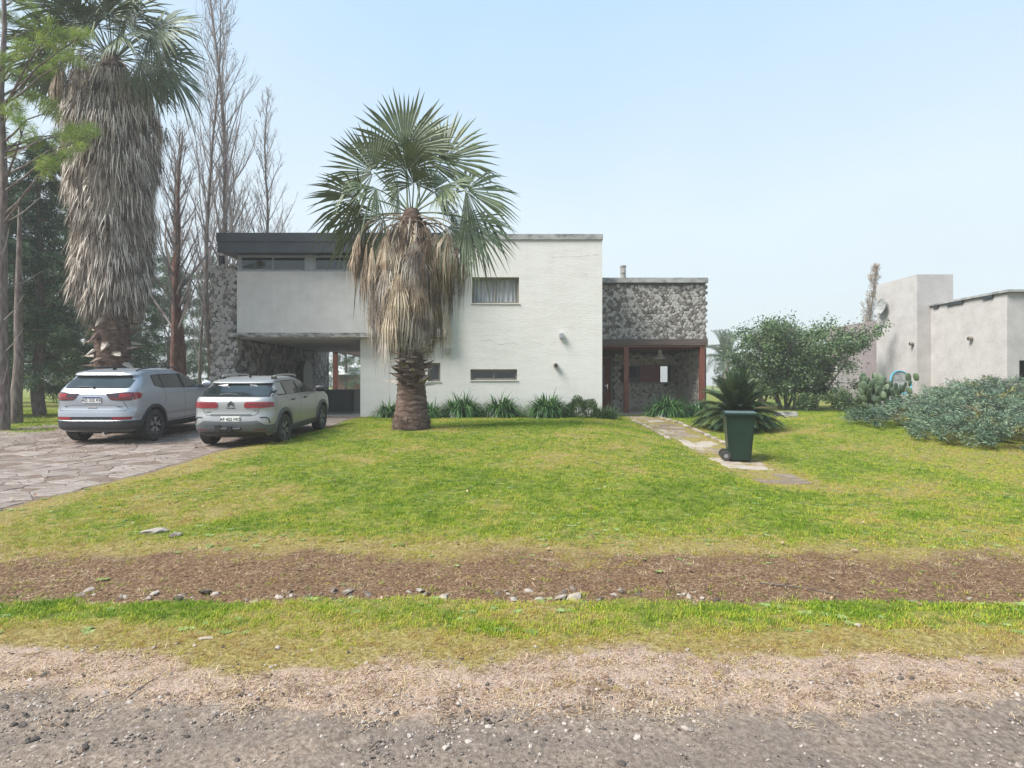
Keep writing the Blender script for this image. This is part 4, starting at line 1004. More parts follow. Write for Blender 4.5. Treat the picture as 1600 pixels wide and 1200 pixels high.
c2.patch('bumper_valance', M['black'], 'rear', [(-.62,.255),(.62,.255)], [(-.68,.345),(-.3,.36),(.3,.36),(.68,.345)], off=.018, n=14)
for s in (1,-1):
    c2.patch('sill_cladding', M['clad2'], 'side', [(1.12,.25),(2.95,.25)], [(1.12,.39),(2.92,.39)], off=.014, sgn=s)
    c2.patch('reflector', M['lightred'], 'rear', sorted([(s*.48,.385),(s*.72,.40)]), sorted([(s*.48,.40),(s*.72,.415)]), off=.018, n=5, rows=1)
    q = [(.28,.865),(.32,.85),(.60,.85),(.78,.86)]; qt = [(.28,.955),(.32,.975),(.60,.975),(.78,.97)]
    if s < 0: q = [(-a,b) for a,b in q[::-1]]; qt = [(-a,b) for a,b in qt[::-1]]
    tl = c2.patch('tail_light', M['lightred'], 'rear', q, qt, off=.016, n=12)
    c2.patch('tail_light_side', M['lightred'], 'side', [(.16,.862),(.24,.87)], [(.16,.972),(.24,.965)], off=.016, sgn=s, n=4, parent=tl)
    for zq in (.895,.93):
        q = [(.31,zq),(.76,zq)]; qt = [(.31,zq+.006),(.76,zq+.006)]
        if s < 0: q = [(-a,b) for a,b in q[::-1]]; qt = [(-a,b) for a,b in qt[::-1]]
        c2.patch('light_strip', M['lightdark'], 'rear', q, qt, off=.018, n=8, rows=1, parent=tl)
    # side glazing, silver pillar panel
    c2.patch('pillar_panel', M['silver2'], 'side', [(.46,1.115),(.90,1.10)], [(.60,1.33),(.66,1.345),(.88,1.345)], off=.010, sgn=s, n=8)
    c2.patch('side_window', M['carglass'], 'side', [(1.0,1.085),(1.66,1.08)], [(1.0,1.365),(1.66,1.37)], off=.006, sgn=s, n=8)
    c2.patch('side_window', M['carglass'], 'side', [(1.78,1.08),(2.78,1.075)], [(1.78,1.37),(2.15,1.335),(2.45,1.24),(2.78,1.10)], off=.006, sgn=s, n=10)
    c2.patch('window_surround', M['black'], 'side', [(.50,1.085),(2.85,1.06)], [(.50,1.15),(.62,1.375),(1.0,1.385),(1.78,1.385),(2.2,1.35),(2.5,1.25),(2.85,1.08)], off=.003, sgn=s, n=24)
    c2.gap([(.96,1.06),(1.0,.85),(1.10,.75),(1.22,.62)], sgn=s); c2.gap([(1.72,1.06),(1.72,.42)], sgn=s); c2.gap([(2.84,1.04),(2.80,.42)], sgn=s)
    for hy in (1.16, 1.95): c2.patch('door_handle', M['black'], 'side', [(hy,.935),(hy+.17,.94)], [(hy,.965),(hy+.17,.97)], off=.03, sgn=s, n=5, rows=2)
    mb = MB()
    for k in range(12):
        t0_, t1_ = k/12, (k+1)/12
        f = lambda t: (.80+1.4*t, 1.47+.055*math.sin(math.pi*min(max(t,.0),1))**.4)
        (ya, za), (yb_, zb_) = f(t0_), f(t1_)
        mb.add([(s*.545,ya,za-.03),(s*.585,ya,za-.035),(s*.585,ya,za),(s*.545,ya,za),(s*.545,yb_,zb_-.03),(s*.585,yb_,zb_-.035),(s*.585,yb_,zb_),(s*.545,yb_,zb_)], [(0,1,5,4),(1,2,6,5),(2,3,7,6),(3,0,4,7)])
    rl = mb.build('roof_rail', M['silver2'], cro)
    MB().box(s*.565-.018, s*.565+.018, .80, 1.02, 1.42, 1.483).build('rail_foot', M['black'], rl); MB().box(s*.565-.018, s*.565+.018, 2.02, 2.2, 1.38, 1.483).build('rail_foot', M['black'], rl)
    MB().tube([(s*.80,2.86,1.07),(s*.90,2.84,1.09)], .028, 8).build('mirror_arm', M['black'], cro)
    MB().lathe([(0,-.12),(.06,-.11),(.08,-.04),(.08,.04),(.06,.11),(0,.12)], 14, Matrix.Translation((s*.97,2.81,1.12)) @ Matrix.Diagonal((1,.55,1,1)) @ Matrix.Rotation(R(90),4,'Y')).build('wing_mirror', M['black'], cro, smooth=60)
    mb = MB(); tubep = [(s*.60,.655),(s*.71,.655),(s*.755,.62),(s*.775,.53)]
    mb.tube([(a, c2.ry(a,b)-.004, b) for a, b in tubep], .012, 6).build('air_vent', M['black'], cro)
c2.patch('screen_surround', M['black'], 'rear', [(-.775,1.075),(.775,1.075)], [(-.70,1.20),(-.665,1.30),(-.63,1.338),(.63,1.338),(.665,1.30),(.70,1.20)], off=.006, n=30, rows=8)
c2.patch('rear_window', M['carglass'], 'rear', [(-.70,1.095),(.70,1.095)], [(-.62,1.25),(-.57,1.318),(.57,1.318),(.62,1.25)], off=.016, n=24, rows=8)
c2.patch('spoiler_shade_strip', M['black'], 'rear', [(-.63,1.337),(.63,1.337)], [(-.63,1.349),(.63,1.349)], off=.004, n=12, rows=1)  # black strip painting in the shade under the spoiler lip
c2.gap([(-.80,1.06),(-.80,.98)], 'rear'); c2.gap([(-.58,.85),(-.56,.75),(-.50,.70),(.50,.70),(.56,.75),(.58,.85)], 'rear', wd=.009)
c2.patch('tailgate_handle', M['black'], 'rear', [(-.42,.70),(.42,.70)], [(-.42,.725),(.42,.725)], off=.012, n=8, rows=1)
rear_plate(c2, 'AF 422 MO', .625, False, .40, .115)
yb = c2.ry(0,.9)-.006
for k, zq in enumerate((.905,.95)):
    MB().add([(-.085,yb,zq-.03),(-.055,yb,zq-.03),(0,yb,zq+.018),(.055,yb,zq-.03),(.085,yb,zq-.03),(0,yb,zq+.046)]+[(a,yb+.012,b) for a, b in ((-.085,zq-.03),(-.055,zq-.03),(0,zq+.018),(.055,zq-.03),(.085,zq-.03),(0,zq+.046))],
             [(0,1,2,5),(2,3,4,5),(0,6,7,1),(1,7,8,2),(2,8,9,3),(3,9,10,4),(4,10,11,5),(5,11,6,0)]).build('chevron_badge', M['rimd'], cro)
t_ = mobj('badge_lettering', text_mesh('CITROEN', .034, .002, 1.35), M['rimd'], cro); t_.location = (0, c2.ry(0,.84)-.004, .845)
t_ = mobj('badge_lettering', text_mesh('C4', .04, .002, 1.4), M['rimd'], cro); t_.location = (.50, c2.ry(.5,.79)-.004, .80)
t_ = mobj('badge_lettering', text_mesh('CACTUS', .03, .002, 1.2), M['rimd'], cro); t_.location = (-.46, c2.ry(-.46,.78)-.004, .765)
MB().tube([(.08,c2.ry(0,1.12)-.03,1.115),(-.1,c2.ry(-.1,1.125)-.03,1.13),(-.30,c2.ry(-.3,1.12)-.02,1.12)], .014, 6).build('rear_wiper', M['black'], cro)
MB().tube([(0,-.03,.36),(0,-.12,.36),(0,-.15,.40)], .02, 8).lathe([(0,-.03),(.026,-.02),(.026,.01),(0,.03)], 10, Matrix.Translation((0,-.15,.43))).tube([(-.22,-.02,.42),(.22,-.02,.42)], .03, 8).box(-.30,-.20,-.05,-.012,.36,.50).box(-.05,.05,-.06,-.012,.34,.48).build('tow_hitch', M['black'], cro)
MB().box(-.01,.01,.95,1.05,1.455,1.50).build('roof_antenna', M['black'], cro, bevel=.004)
MB().box(-.5,.5,.4,3.8,.19,.24).tube([(-.65,.74,.31),(.65,.74,.31)], .04, 8).build('underbody', M['black'], cro)

# ---------------------------------------------------------------- wheelie bin
bx, by = X(1163,11.9), 11.9
wb = thing('wheelie_bin', 'dark green two wheeled rubbish bin standing on the garden path', 'bin', (bx, by+.3, Hf(bx, by+.3)+.02), R(-14))
mb = MB(); lv = [(0,.20,.24),(.12,.215,.26),(.85,.27,.335),(.93,.275,.345)]
for z, a, b in lv: mb.v += [(-a,-b,z),(a,-b,z),(a,b,z),(-a,b,z)]
mb.f.append((3,2,1,0))
for i in range(len(lv)-1):
    for k in range(4): mb.f.append((i*4+k, i*4+(k+1)%4, i*4+4+(k+1)%4, i*4+4+k))
mb.f.append((12,13,14,15)); mb.build('bin_body', M['bin'], wb, bevel=.02, smooth=40)
MB().box(-.305,.305,-.375,.375,.90,.935).build('rim', M['bin'], wb, bevel=.01)
mb = MB(); n = 8
for i in range(n+1):
    t = i/n; zq = .972+.03*math.sin(math.pi*t); yq = -.40+.80*t
    mb.v += [(-.31,yq,zq-.035),(-.29,yq,zq),(.29,yq,zq),(.31,yq,zq-.035)]
    if i: b_ = len(mb.v)-8; mb.f += [(b_,b_+4,b_+5,b_+1),(b_+1,b_+5,b_+6,b_+2),(b_+2,b_+6,b_+7,b_+3),(b_+3,b_+7,b_+4,b_)]
mb.f += [(0,1,2,3),(n*4+3,n*4+2,n*4+1,n*4)]; mb.build('lid', M['binlid'], wb, bevel=.006)
MB().tube([(-.24,.40,.94),(-.24,.46,.95),(.24,.46,.95),(.24,.40,.94)], .016, 8).build('handle', M['bin'], wb, smooth=60)
# axle sits at the left side of the bin as seen from the road
ax = MB().tube([(-.27,-.20,.1),(-.27,.22,.1)], .012, 8).build('axle', M['metal'], wb)
for s in (-.25,.24):
    t = MB().lathe([(.045,-.025),(.09,-.025),(.10,-.015),(.10,.015),(.09,.025),(.045,.025)], 24, Matrix.Rotation(R(90),4,'X'), closed=True).build('wheel', M['tyre'], wb, smooth=40, loc=(-.27,s,.1))
    MB().lathe([(.0,-.02),(.045,-.018),(.045,.018),(0,.02)], 16, Matrix.Rotation(R(90),4,'X')).build('rim', M['rims'], t)
MB().box(-.24,-.18,-.20,.20,.06,.2).build('wheel_housing', M['bin'], wb)

# ---------------------------------------------------------------- vegetation helpers
def rvec(n): 
    v = rng.normal(0,1,(n,3)); return v/np.linalg.norm(v, axis=1)[:,None]
def leaf_mesh(name, C, Dr, L_, Wd, up=None, fold=0):
    """leaf-shaped quads: centre C, direction Dr, length L_, width Wd (arrays)"""
    n = len(C); Dr = Dr/np.linalg.norm(Dr, axis=1)[:,None]
    r = rvec(n) if up is None else up
    S = np.cross(Dr, r); S /= np.linalg.norm(S, axis=1)[:,None]+1e-9
    L_ = np.broadcast_to(L_, n)[:,None]; Wd = np.broadcast_to(Wd, n)[:,None]
    V = np.stack([C, C+Dr*L_*.45+S*Wd/2, C+Dr*L_, C+Dr*L_*.45-S*Wd/2], 1).reshape(-1,3)
    me = bpy.data.meshes.new(name); me.vertices.add(n*4); me.vertices.foreach_set('co', V.ravel().astype(np.float32))
    me.loops.add(n*4); me.loops.foreach_set('vertex_index', np.arange(n*4, dtype=np.int32))
    me.polygons.add(n); me.polygons.foreach_set('loop_start', np.arange(0, n*4, 4, dtype=np.int32)); me.update(calc_edges=True)
    return me
def strap_mesh(name, base, d0, L_, Wd, droop, nseg=4):
    """arching strap leaves"""
    n = len(base); V = []; 
    d = d0/np.linalg.norm(d0, axis=1)[:,None]
    S = np.cross(d, np.array([0,0,1.])); S /= np.linalg.norm(S, axis=1)[:,None]+1e-9
    L_ = np.broadcast_to(L_, n)[:,None]; Wd = np.broadcast_to(Wd, n)[:,None]; droop = np.broadcast_to(droop, n)[:,None]
    p = base.copy(); rows = []
    for k in range(nseg+1):
        t = k/nseg; ww = Wd*(1 if t < .5 else max(.04, 1-(t-.5)*1.9))/2
        rows.append((p-S*ww, p+S*ww))
        d = d - np.array([0,0,1.])*droop/nseg*(.4+1.6*t); d /= np.linalg.norm(d, axis=1)[:,None]; p = p + d*L_/nseg
    V = np.stack([np.stack(r, 1) for r in rows], 1).reshape(-1, 3)      # n, nseg+1, 2, 3
    m_ = (nseg+1)*2; F_ = []
    b = (np.arange(n)*m_)[:,None]
    q = np.concatenate([np.stack([b[:,0]+2*k, b[:,0]+2*k+1, b[:,0]+2*k+3, b[:,0]+2*k+2], 1) for k in range(nseg)])
    me = bpy.data.meshes.new(name); me.vertices.add(len(V)); me.vertices.foreach_set('co', V.ravel().astype(np.float32))
    me.loops.add(q.size); me.loops.foreach_set('vertex_index', q.ravel().astype(np.int32))
    me.polygons.add(len(q)); me.polygons.foreach_set('loop_start', np.arange(0, q.size, 4, dtype=np.int32)); me.update(calc_edges=True)
    return me

# ---------------------------------------------------------------- fan palms
def frond_mesh(elev, Rb, pet, nseg=44, A=115, twist=0, droop=.35, dead=0, seed=0, cone=.25, sag=.25, pw=.02, fused=.62):
    rs = random.Random(seed); e = R(elev)
    d = Vector((math.cos(e), 0, math.sin(e))); p = Vector((0,0,0)); pts = [p.copy()]; n = 7
    for k in range(n):
        d = (d - Vector((0,0,1))*sag/n*(.5+k/n)).normalized(); p = p + d*pet/n; pts.append(p.copy())
    mb = MB(); mb.tube(pts, [pw*1.6]+[pw]*(n-1)+[pw*.6], 5); npet = len(mb.f)
    s = Vector((0,1,0)); s = (Matrix.Rotation(R(twist), 3, d) @ s).normalized(); nn = d.cross(s)*(1)
    if nn.z < 0 and abs(twist) < 90: nn = -nn
    hub = p
    for i in range(nseg):
        if rs.random() < .04: continue
        a = R(-A + 2*A*(i+.5)/nseg); da = R(2*A/nseg)/2
        Ri = Rb*(.80+.20*math.cos(a*.55))*rs.uniform(.92,1.05)*(1 if abs(a) < R(A)*.8 else .85)
        def dirv(aa): return (d*math.cos(aa)+s*math.sin(aa))
        r0, r1, r2 = .05*Rb, fused*Ri*rs.uniform(.94,1.06), max(.76,fused+.18)*Ri
        dl, dm, dr = dirv(a-da), dirv(a), dirv(a+da)
        dn = dead*rs.uniform(.75,1.25)
        def place(dv, r, lift=0):
            t = r/Rb; q = hub + dv*r - nn*cone*r*t*.6*(math.cos(a*.5)) + nn*lift
            q = q - Vector((0,0,1))*droop*Rb*t*t*rs_i*(.5+abs(math.sin(a)))
            if dead:
                h = q-hub; l = h.length; tt = min(1, dn*t*1.3)
                q = hub + (h.normalized()*(1-tt)+Vector((h.x*.12,h.y*.12,-1)).normalized()*tt).normalized()*l
                q += Vector((wx*t*t, wy*t*t, 0))
            return q
        rs_i = rs.uniform(.5,1.4) if rs.random() < .88 else rs.uniform(1.4,3.0); wx, wy = rs.uniform(-.1,.1)*dead, rs.uniform(-.1,.1)*dead
        lf = .30*r1*da
        b = len(mb.v)
        mb.v += [tuple(x_) for x_ in (place(dl,r0), place(dm,r0,.004), place(dr,r0), place(dl,r1), place(dm,r1,lf), place(dr,r1))]
        mb.f += [(b,b+1,b+4,b+3),(b+1,b+2,b+5,b+4)]
        k_ = .55*(r1/r2)
        dl2, dr2 = dirv(a-da*k_), dirv(a+da*k_)
        mb.v += [tuple(x_) for x_ in (place(dl2,r2), place(dm,r2,lf*.7), place(dr2,r2), place(dm,Ri))]
        mb.f += [(b+3,b+4,b+7,b+6),(b+4,b+5,b+8,b+7),(b+6,b+7,b+9),(b+7,b+8,b+9)]
    me = bpy.data.meshes.new('frond'); me.from_pydata(mb.v, [], mb.f); me.update()
    me.polygons.foreach_set('material_index', [0]*npet+[1]*(len(mb.f)-npet))
    return me
def setm(me, *ms):
    me.materials.clear()
    for m in ms: me.materials.append(m)
    return me
def frond(name, me, parent, loc, rz, sc_=1, tilt=0):
    o = bpy.data.objects.new(name, me); COL.objects.link(o); o.parent = parent
    o.location = loc; o.rotation_euler = (tilt, 0, rz); o.scale = (sc_,)*3; return o
def boot_mesh():
    mb = MB(); mb.v = [(0,-.07,0),(0,.07,0),(0,.05,.05),(0,-.05,.05),(.14,-.035,.025),(.14,.035,.025),(.14,.03,.045),(.14,-.03,.045),(.23,0,.05)]
    mb.f = [(0,1,5,4),(1,2,6,5),(2,3,7,6),(3,0,4,7),(4,5,8),(5,6,8),(6,7,8),(7,4,8)]
    me = bpy.data.meshes.new('leaf_base'); me.from_pydata(mb.v, [], mb.f); me.materials.append(M['boot']); return me
BOOT = boot_mesh()
def palm_trunk(prof, parent, seed=0, wob=.03):
    rs = random.Random(seed); mb = MB(); n = 28; z0 = prof[0][1]; z1 = prof[-1][1]; rows = int((z1-z0)/.045)
    vs = []
    for i in range(rows+1):
        z = z0+(z1-z0)*i/rows; r = np.interp(z, [p[1] for p in prof], [p[0] for p in prof])
        for k in range(n):
            a = 2*math.pi*k/n; rr_ = r*(1+wob*math.sin(z*42+math.sin(a*3)*1.5)+rs.uniform(-.022,.022)); vs.append((rr_*math.cos(a), rr_*math.sin(a), z))
    mb.add(vs, [(i*n+k, i*n+(k+1)%n, (i+1)*n+(k+1)%n, (i+1)*n+k) for i in range(rows) for k in range(n)])
    return mb.build('trunk', M['palmtrunk'], parent, smooth=70)
# palm on the lawn
palm_p = P(643, 668, 15.0); palm_p.z = Hf(palm_p.x, 15.0)
palm = thing('fan_palm', 'fan palm with green crown and hanging skirt of dead fronds standing on the lawn', 'palm tree', palm_p)
hc = Z(333,15)-palm_p.z
palm_trunk([(.47,-.05),(.48,.12),(.42,.35),(.37,.8),(.33,1.4),(.28,1.9),(.27,3.0),(.30,hc-.25),(.16,hc+.1)], palm, 3)
rs = random.Random(5)
for k in range(110):
    z = 1.05+1.75*k/110; a = k*2.399963; r = float(np.interp(z, [1,1.4,1.9,3], [.34,.31,.27,.26]))
    o = frond('leaf_base', BOOT, palm, (r*math.cos(a)*.95, r*math.sin(a)*.95, z), a, rs.uniform(1.0,1.75)); o.rotation_euler = (0, R(rs.uniform(-22,12)), a)
root_me = strap_mesh('root_fibres', *(lambda a, z: (np.stack([.46*np.cos(a), .46*np.sin(a), z], 1), np.stack([np.cos(a)*.5, np.sin(a)*.5, -np.ones_like(a)], 1), rng.uniform(.05,.26,len(a)), .010, .2))(rng.uniform(0,6.283,600), rng.uniform(.02,.36,600)), 2)
mobj('root_fibres', root_me, M['palmtrunk'], palm)['kind'] = 'stuff'
def gm(elev, twist, seed, Rb=1.3, pet=1.25, my=False, **k):
    return setm(frond_mesh(elev, Rb, pet, twist=twist, seed=seed, **k), M['petiole'], M['frondy'] if my else M['frond'])
green = []
# (elevation, azimuth deg, twist, size): the leaves one can tell apart in the photograph, then the filling ones
spec = [(88,182,88,1.16,0),(64,0,85,1.1,0),(34,2,74,1.05,1),(4,352,58,1.0,1),(-14,345,50,.72,1),(52,180,80,.98,0),(27,184,66,.95,1),(6,178,58,.82,1),(64,268,10,.70,1),(44,285,8,.55,1),
        (74,90,85,.9,0),(48,60,70,.85,0),(46,122,70,.85,0),(18,40,60,.8,0),(16,140,60,.8,0),(80,20,85,1.0,0),(38,330,40,.75,0),(36,215,-35,.7,0)]
for i, (el, az, tw, s_, yel) in enumerate(spec):
    me = gm(el, tw, 100+i, my=bool(yel), droop=.16 if el > 40 else .38, sag=.18 if el > 40 else .45, A=112 if el > 30 else 95, nseg=46)
    frond('frond', me, palm, (.1*math.cos(R(az)), .1*math.sin(R(az)), hc-.02+.1*math.sin(R(max(el,0)))), R(az), s_*1.06)
dead_m = [setm(frond_mesh(el, 1.25, pet, nseg=34, A=a_+8, dead=.85, droop=.2, seed=i+200, sag=sg, cone=.1, pw=.016), M['dead'], M['dead']) for i, (el, pet, a_, sg) in enumerate(((10,1.1,70,2.2),(25,1.15,85,1.8),(-10,.9,60,2.0),(-40,.8,55,1.2),(-60,.7,48,.8),(-70,.6,42,.6)))]
deadg_m = [setm(m.copy(), M['deadg'], M['deadg']) for m in dead_m]
for k in range(12):      # fronds dying just below the crown
    az = [182,196,222,250,275,300,322,345,5,20,90,170][k]
    frond('dead_frond', dead_m[[1,0,2,2,3,2,0,0,1,2,1,2][k]], palm, (.15*math.cos(R(az)), .15*math.sin(R(az)), hc-.12-.03*(k%3)), R(az+rs.uniform(-6,6)), [1.15,1.15,.9,.85,1,.9,.9,1.05,1.1,1.0,.9,1.1][k])
for k, (az, i_, s_) in enumerate([(188,1,1.1),(176,0,1.2),(210,0,1.05),(195,4,1.3),(235,0,.9),(305,0,.95),(330,1,1.0),(350,1,1.12),(8,0,1.2),(355,4,1.3),(340,3,1.25),(160,3,1.2),(25,0,1.1)]):
    frond('dead_frond', dead_m[i_], palm, (.15*math.cos(R(az)), .15*math.sin(R(az)), hc-.22-.05*(k%4)), R(az), s_)
for k in range(110):
    t = k/110; az = math.degrees(k*2.399963); z = hc-.2-t*1.75; r = .34+.18*math.sin(math.pi*min(1,t*1.1))
    ms = dead_m if rs.random() < .6 else deadg_m
    frond('dead_frond', ms[rs.choice([3,4,5,5]) if t > .25 else rs.choice([2,3,4])], palm, (r*math.cos(R(az)), r*math.sin(R(az)), z), R(az+rs.uniform(-20,20)), rs.uniform(.85,1.12), R(rs.uniform(-9,9)))
def strands(parent, n, zlo, zhi, rf, L0, m, seed, wd=.014):
    rg = np.random.default_rng(seed); a = rg.uniform(0,6.283,n); z = rg.uniform(zlo,zhi,n); r_ = rf(z)*rg.uniform(.86,1.06,n)*(1+.09*np.sin(a*3+z*2.1)+.07*np.sin(a*5-z*4.3+1)+.05*np.sin(z*9+a*2))
    base = np.stack([r_*np.cos(a), r_*np.sin(a), z],1); sp = rg.uniform(.05,.45,n); d0 = np.stack([np.cos(a)*sp, np.sin(a)*sp, -np.ones(n)],1)+rg.normal(0,.16,(n,3))
    o = mobj('thatch_strands', strap_mesh('thatch_strands', base, d0, rg.uniform(.5,1.3,n)*L0, rg.uniform(.6,1.4,n)*wd, .4, 3), m, parent); o['kind'] = 'stuff'
strands(palm, 4200, 2.95, hc-.35, lambda z: np.interp(z, [2.9,3.4,4.4,hc], [.62,.78,.72,.35]), .55, M['strandb'], 8)

# tall palm with a thick grey skirt
tall_p = P(176, 606, 18.2); tall_p.z = .08
tall = thing('fan_palm', 'very tall fan palm with long thick grey thatch, behind the blue banded plate car', 'palm tree', tall_p)
ht = Z(92,18.2)-tall_p.z; zsb = Z(492,18.2)-tall_p.z
palm_trunk([(.62,-.2),(.55,.3),(.48,1.2),(.46,zsb+.2),(.40,ht-.3),(.2,ht+.1)], tall, 5, .02)
core = palm_trunk([(.2,zsb+.45),(.52,zsb+.8),(.66,zsb+2),(.78,ht-2.6),(.68,ht-1.2),(.25,ht-.3)], tall, 9, .05); core.name = 'thatch_core'; core.data.materials.clear(); core.data.materials.append(M['deadg'])
for k in range(46):
    z = 1.0+(zsb-.6)*k/46; a = k*2.399963
    o = frond('leaf_base', BOOT, tall, (.46*math.cos(a), .46*math.sin(a), z), a, rs.uniform(1.4,2.3)); o.rotation_euler = (0, R(rs.uniform(-30,70)), a)
tg = []
for i in range(6): tg.append(setm(frond_mesh(-66+i*2, 1.15, .45, nseg=30, A=52+3*i, dead=1.0, droop=.15, seed=300+i, sag=.5, cone=.05, pw=.016, fused=.34), M['deadg'], M['deadg']))
tbrown = [setm(m.copy(), M['dead'], M['dead']) for m in tg[:3]]
N_ = 235
for k in range(N_):
    t = (k+rs.uniform(-.4,.4))/N_; a = k*2.399963; z = zsb+1.05+t*(ht-1.2-zsb-1.0)
    ro = float(np.interp(t, [0,.15,.5,.8,1], [.38,.54,.66,.86,.6]))
    me = rs.choice(tg) if rs.random() > .12+.25*(t > .85) else rs.choice(tbrown)
    frond('dead_frond', me, tall, (ro*math.cos(a), ro*math.sin(a), z), a+rs.uniform(-.5,.5), rs.uniform(.95,1.3), R(rs.uniform(-12,12)))
strands(tall, 16000, zsb+.35, ht-.5, lambda z: np.interp(z, [zsb,zsb+.8,zsb+4,ht-2,ht-.3], [.58,.90,1.02,1.24,.75]), .6, M['strand'], 9, .020)
for k in range(16):
    az = k*360/16+rs.uniform(-8,8)
    frond('dead_frond', rs.choice(dead_m[:3]), tall, (.2*math.cos(R(az)), .2*math.sin(R(az)), ht-.1-.25*(k%3)), R(az), rs.uniform(.95,1.2))
for i, (el, az, tw, s_) in enumerate([(30,340,55,1.15),(12,352,60,1.05),(-8,335,50,.85),(-20,350,60,.8),(48,5,70,1.1),(62,330,60,1.1),(20,185,60,1.1),(0,200,50,1.0),(45,170,70,1.1),(70,250,80,1.1),(55,215,60,1.1),(35,265,20,.9),(60,90,70,1.1),(30,60,60,1.1),(25,120,60,1.1),(80,20,80,1.1),(-15,175,60,1.0),(5,20,50,.95),(-25,20,50,.75),(35,300,50,1.0),(10,310,40,1.0),(75,0,85,.8),(65,180,85,.8),(55,90,60,.75),(45,250,30,.7),(60,290,30,.7),(85,120,60,.8),(40,150,60,.8),(50,30,70,.8),(15,230,30,.9),(20,285,20,.8),(72,330,80,.85)]):
    me = gm(el, tw, 400+i, pet=1.45, Rb=1.35, droop=.32, sag=.4, A=100)
    frond('frond', me, tall, (.1*math.cos(R(az)), .1*math.sin(R(az)), ht), R(az), s_)

# ---------------------------------------------------------------- bare trees
def bare_tree(seed, Ht, r0, nb, ang, lf, start=.12, twigs=7, stems=1, spread=.0, wig=.05, tips=None):
    rs = random.Random(seed); trunk = MB(); cr = MB()
    for st in range(stems):
        az0 = st*6.283/max(stems,1)+rs.uniform(0,1); p = Vector((0,0,0)) if st == 0 else Vector((.1*math.cos(az0), .1*math.sin(az0), 0))
        d = Vector((spread*math.cos(az0)*(st > 0 or stems > 1), spread*math.sin(az0)*(st > 0 or stems > 1), 1)).normalized()
        n = 22; H_ = Ht*(1 if st == 0 else rs.uniform(.7,.95)); pts = [p.copy()]
        for k in range(n):
            d = (d+Vector((rs.uniform(-wig,wig), rs.uniform(-wig,wig), .06))).normalized(); p = p+d*H_/n; pts.append(p.copy())
        rad = [r0*(1-.93*(k/n)**.9)*(1 if st == 0 else .7)+.006 for k in range(n+1)]; rad[0] *= 1.25
        trunk.tube(pts, rad, 8)
        for b in range(nb):
            t = start+(1-start)*(b+rs.random())/nb; i = min(int(t*n), n-1); q = pts[i].lerp(pts[i+1], t*n-i)
            az = b*2.4+rs.uniform(-.5,.5); a = R(ang*rs.uniform(.7,1.35)); L_ = Ht*lf*(1-t)**.62*rs.uniform(.6,1.15)+.25
            bd = Vector((math.sin(a)*math.cos(az), math.sin(a)*math.sin(az), math.cos(a)))
            bp = [q.copy()]; m_ = 6
            for k in range(m_):
                bd = (bd+Vector((rs.uniform(-.12,.12), rs.uniform(-.12,.12), .10))).normalized(); q = q+bd*L_/m_; bp.append(q.copy())
            br = max(.010, rad[i]*.36); cr.tube(bp, [br*(1-.8*k/m_)+.003 for k in range(m_+1)], 4, False)
            for w_ in range(twigs):
                tt = rs.uniform(.15,1); k = min(int(tt*m_), m_-1); q2 = bp[k].lerp(bp[k+1], tt*m_-k)
                td = (bd+Vector((rs.uniform(-.7,.7), rs.uniform(-.7,.7), rs.uniform(-.1,.5)))).normalized(); tl = L_*.34*rs.uniform(.5,1.2)+.12
                e1 = q2+td*tl*.5; e2 = e1+(td+Vector((0,0,.35))).normalized()*tl*.5
                cr.tube([q2,e1,e2], [.009,.007,.004], 3, False)
                if tips is not None: tips += [tuple(e1), tuple(e2)]
                for u_ in range(2):
                    s_ = q2.lerp(e1, rs.random()) if u_ else e1
                    td2 = (td+Vector((rs.uniform(-.8,.8), rs.uniform(-.8,.8), .3))).normalized()
                    cr.tube([s_, s_+td2*tl*.45], [.006,.003], 3, False)
                    if tips is not None: tips.append(tuple(s_+td2*tl*.45))
    return trunk, cr
def place_bare(px, D, label, seed, Ht, r0, nb, ang, lf, name='bare_poplar', cat='tree', bark='twig', leaves=0, **k):
    t = thing(name, label, cat, (X(px,D), D, Hf(X(px,D), D)-.05), 0); tips = []
    a, b = bare_tree(seed, Ht, r0, nb, ang, lf, tips=tips, **k)
    a.build('trunk', M['bark'] if bark == 'twig' else M[bark], t, smooth=60); b.build('branches', M['twig'], t)
    if leaves:
        T_ = np.array(tips); T_ = T_[rng.integers(0, len(T_), leaves)]+rng.normal(0,.06,(leaves,3))
        mobj('leaves', leaf_mesh('leaves', T_, rvec(leaves), .07, .05), M['bark' if leaves < 900 else 'autumn'], t)
    return t
place_bare(338, 27, 'tallest bare poplar rising behind the stone fin of the carport', 1, 21.5, .17, 62, 24, .25, leaves=500, stems=2, spread=.05, twigs=6)
place_bare(408, 29, 'bare poplar behind the dark roof, right of the tallest bare poplar', 2, 15.6, .13, 55, 26, .28, leaves=350, stems=2, spread=.05, twigs=6)
place_bare(374, 36, 'slim farther bare poplar between the two bare poplars over the roof', 3, 13.0, .10, 36, 26, .25, twigs=5)
place_bare(445, 38, 'low faint bare tree behind the dark roof', 12, 11.5, .09, 44, 32, .32, twigs=5)
place_bare(283, 21, 'forked bare tree with reddish bark between the tall palm and the stone fin', 4, 10.5, .25, 22, 30, .30, bark='redbark', stems=2, spread=.07, start=.30, twigs=7, wig=.07)
place_bare(258, 26, 'thin bare tree just right of the tall palm', 5, 12.5, .10, 34, 28, .28, twigs=5)
place_bare(312, 33, 'faint bare tree behind the forked reddish tree', 6, 12.0, .10, 36, 30, .30, twigs=5)
place_bare(785, 38, 'bare twiggy treetop showing above the white parapet', 7, 11.9, .14, 45, 24, .2)
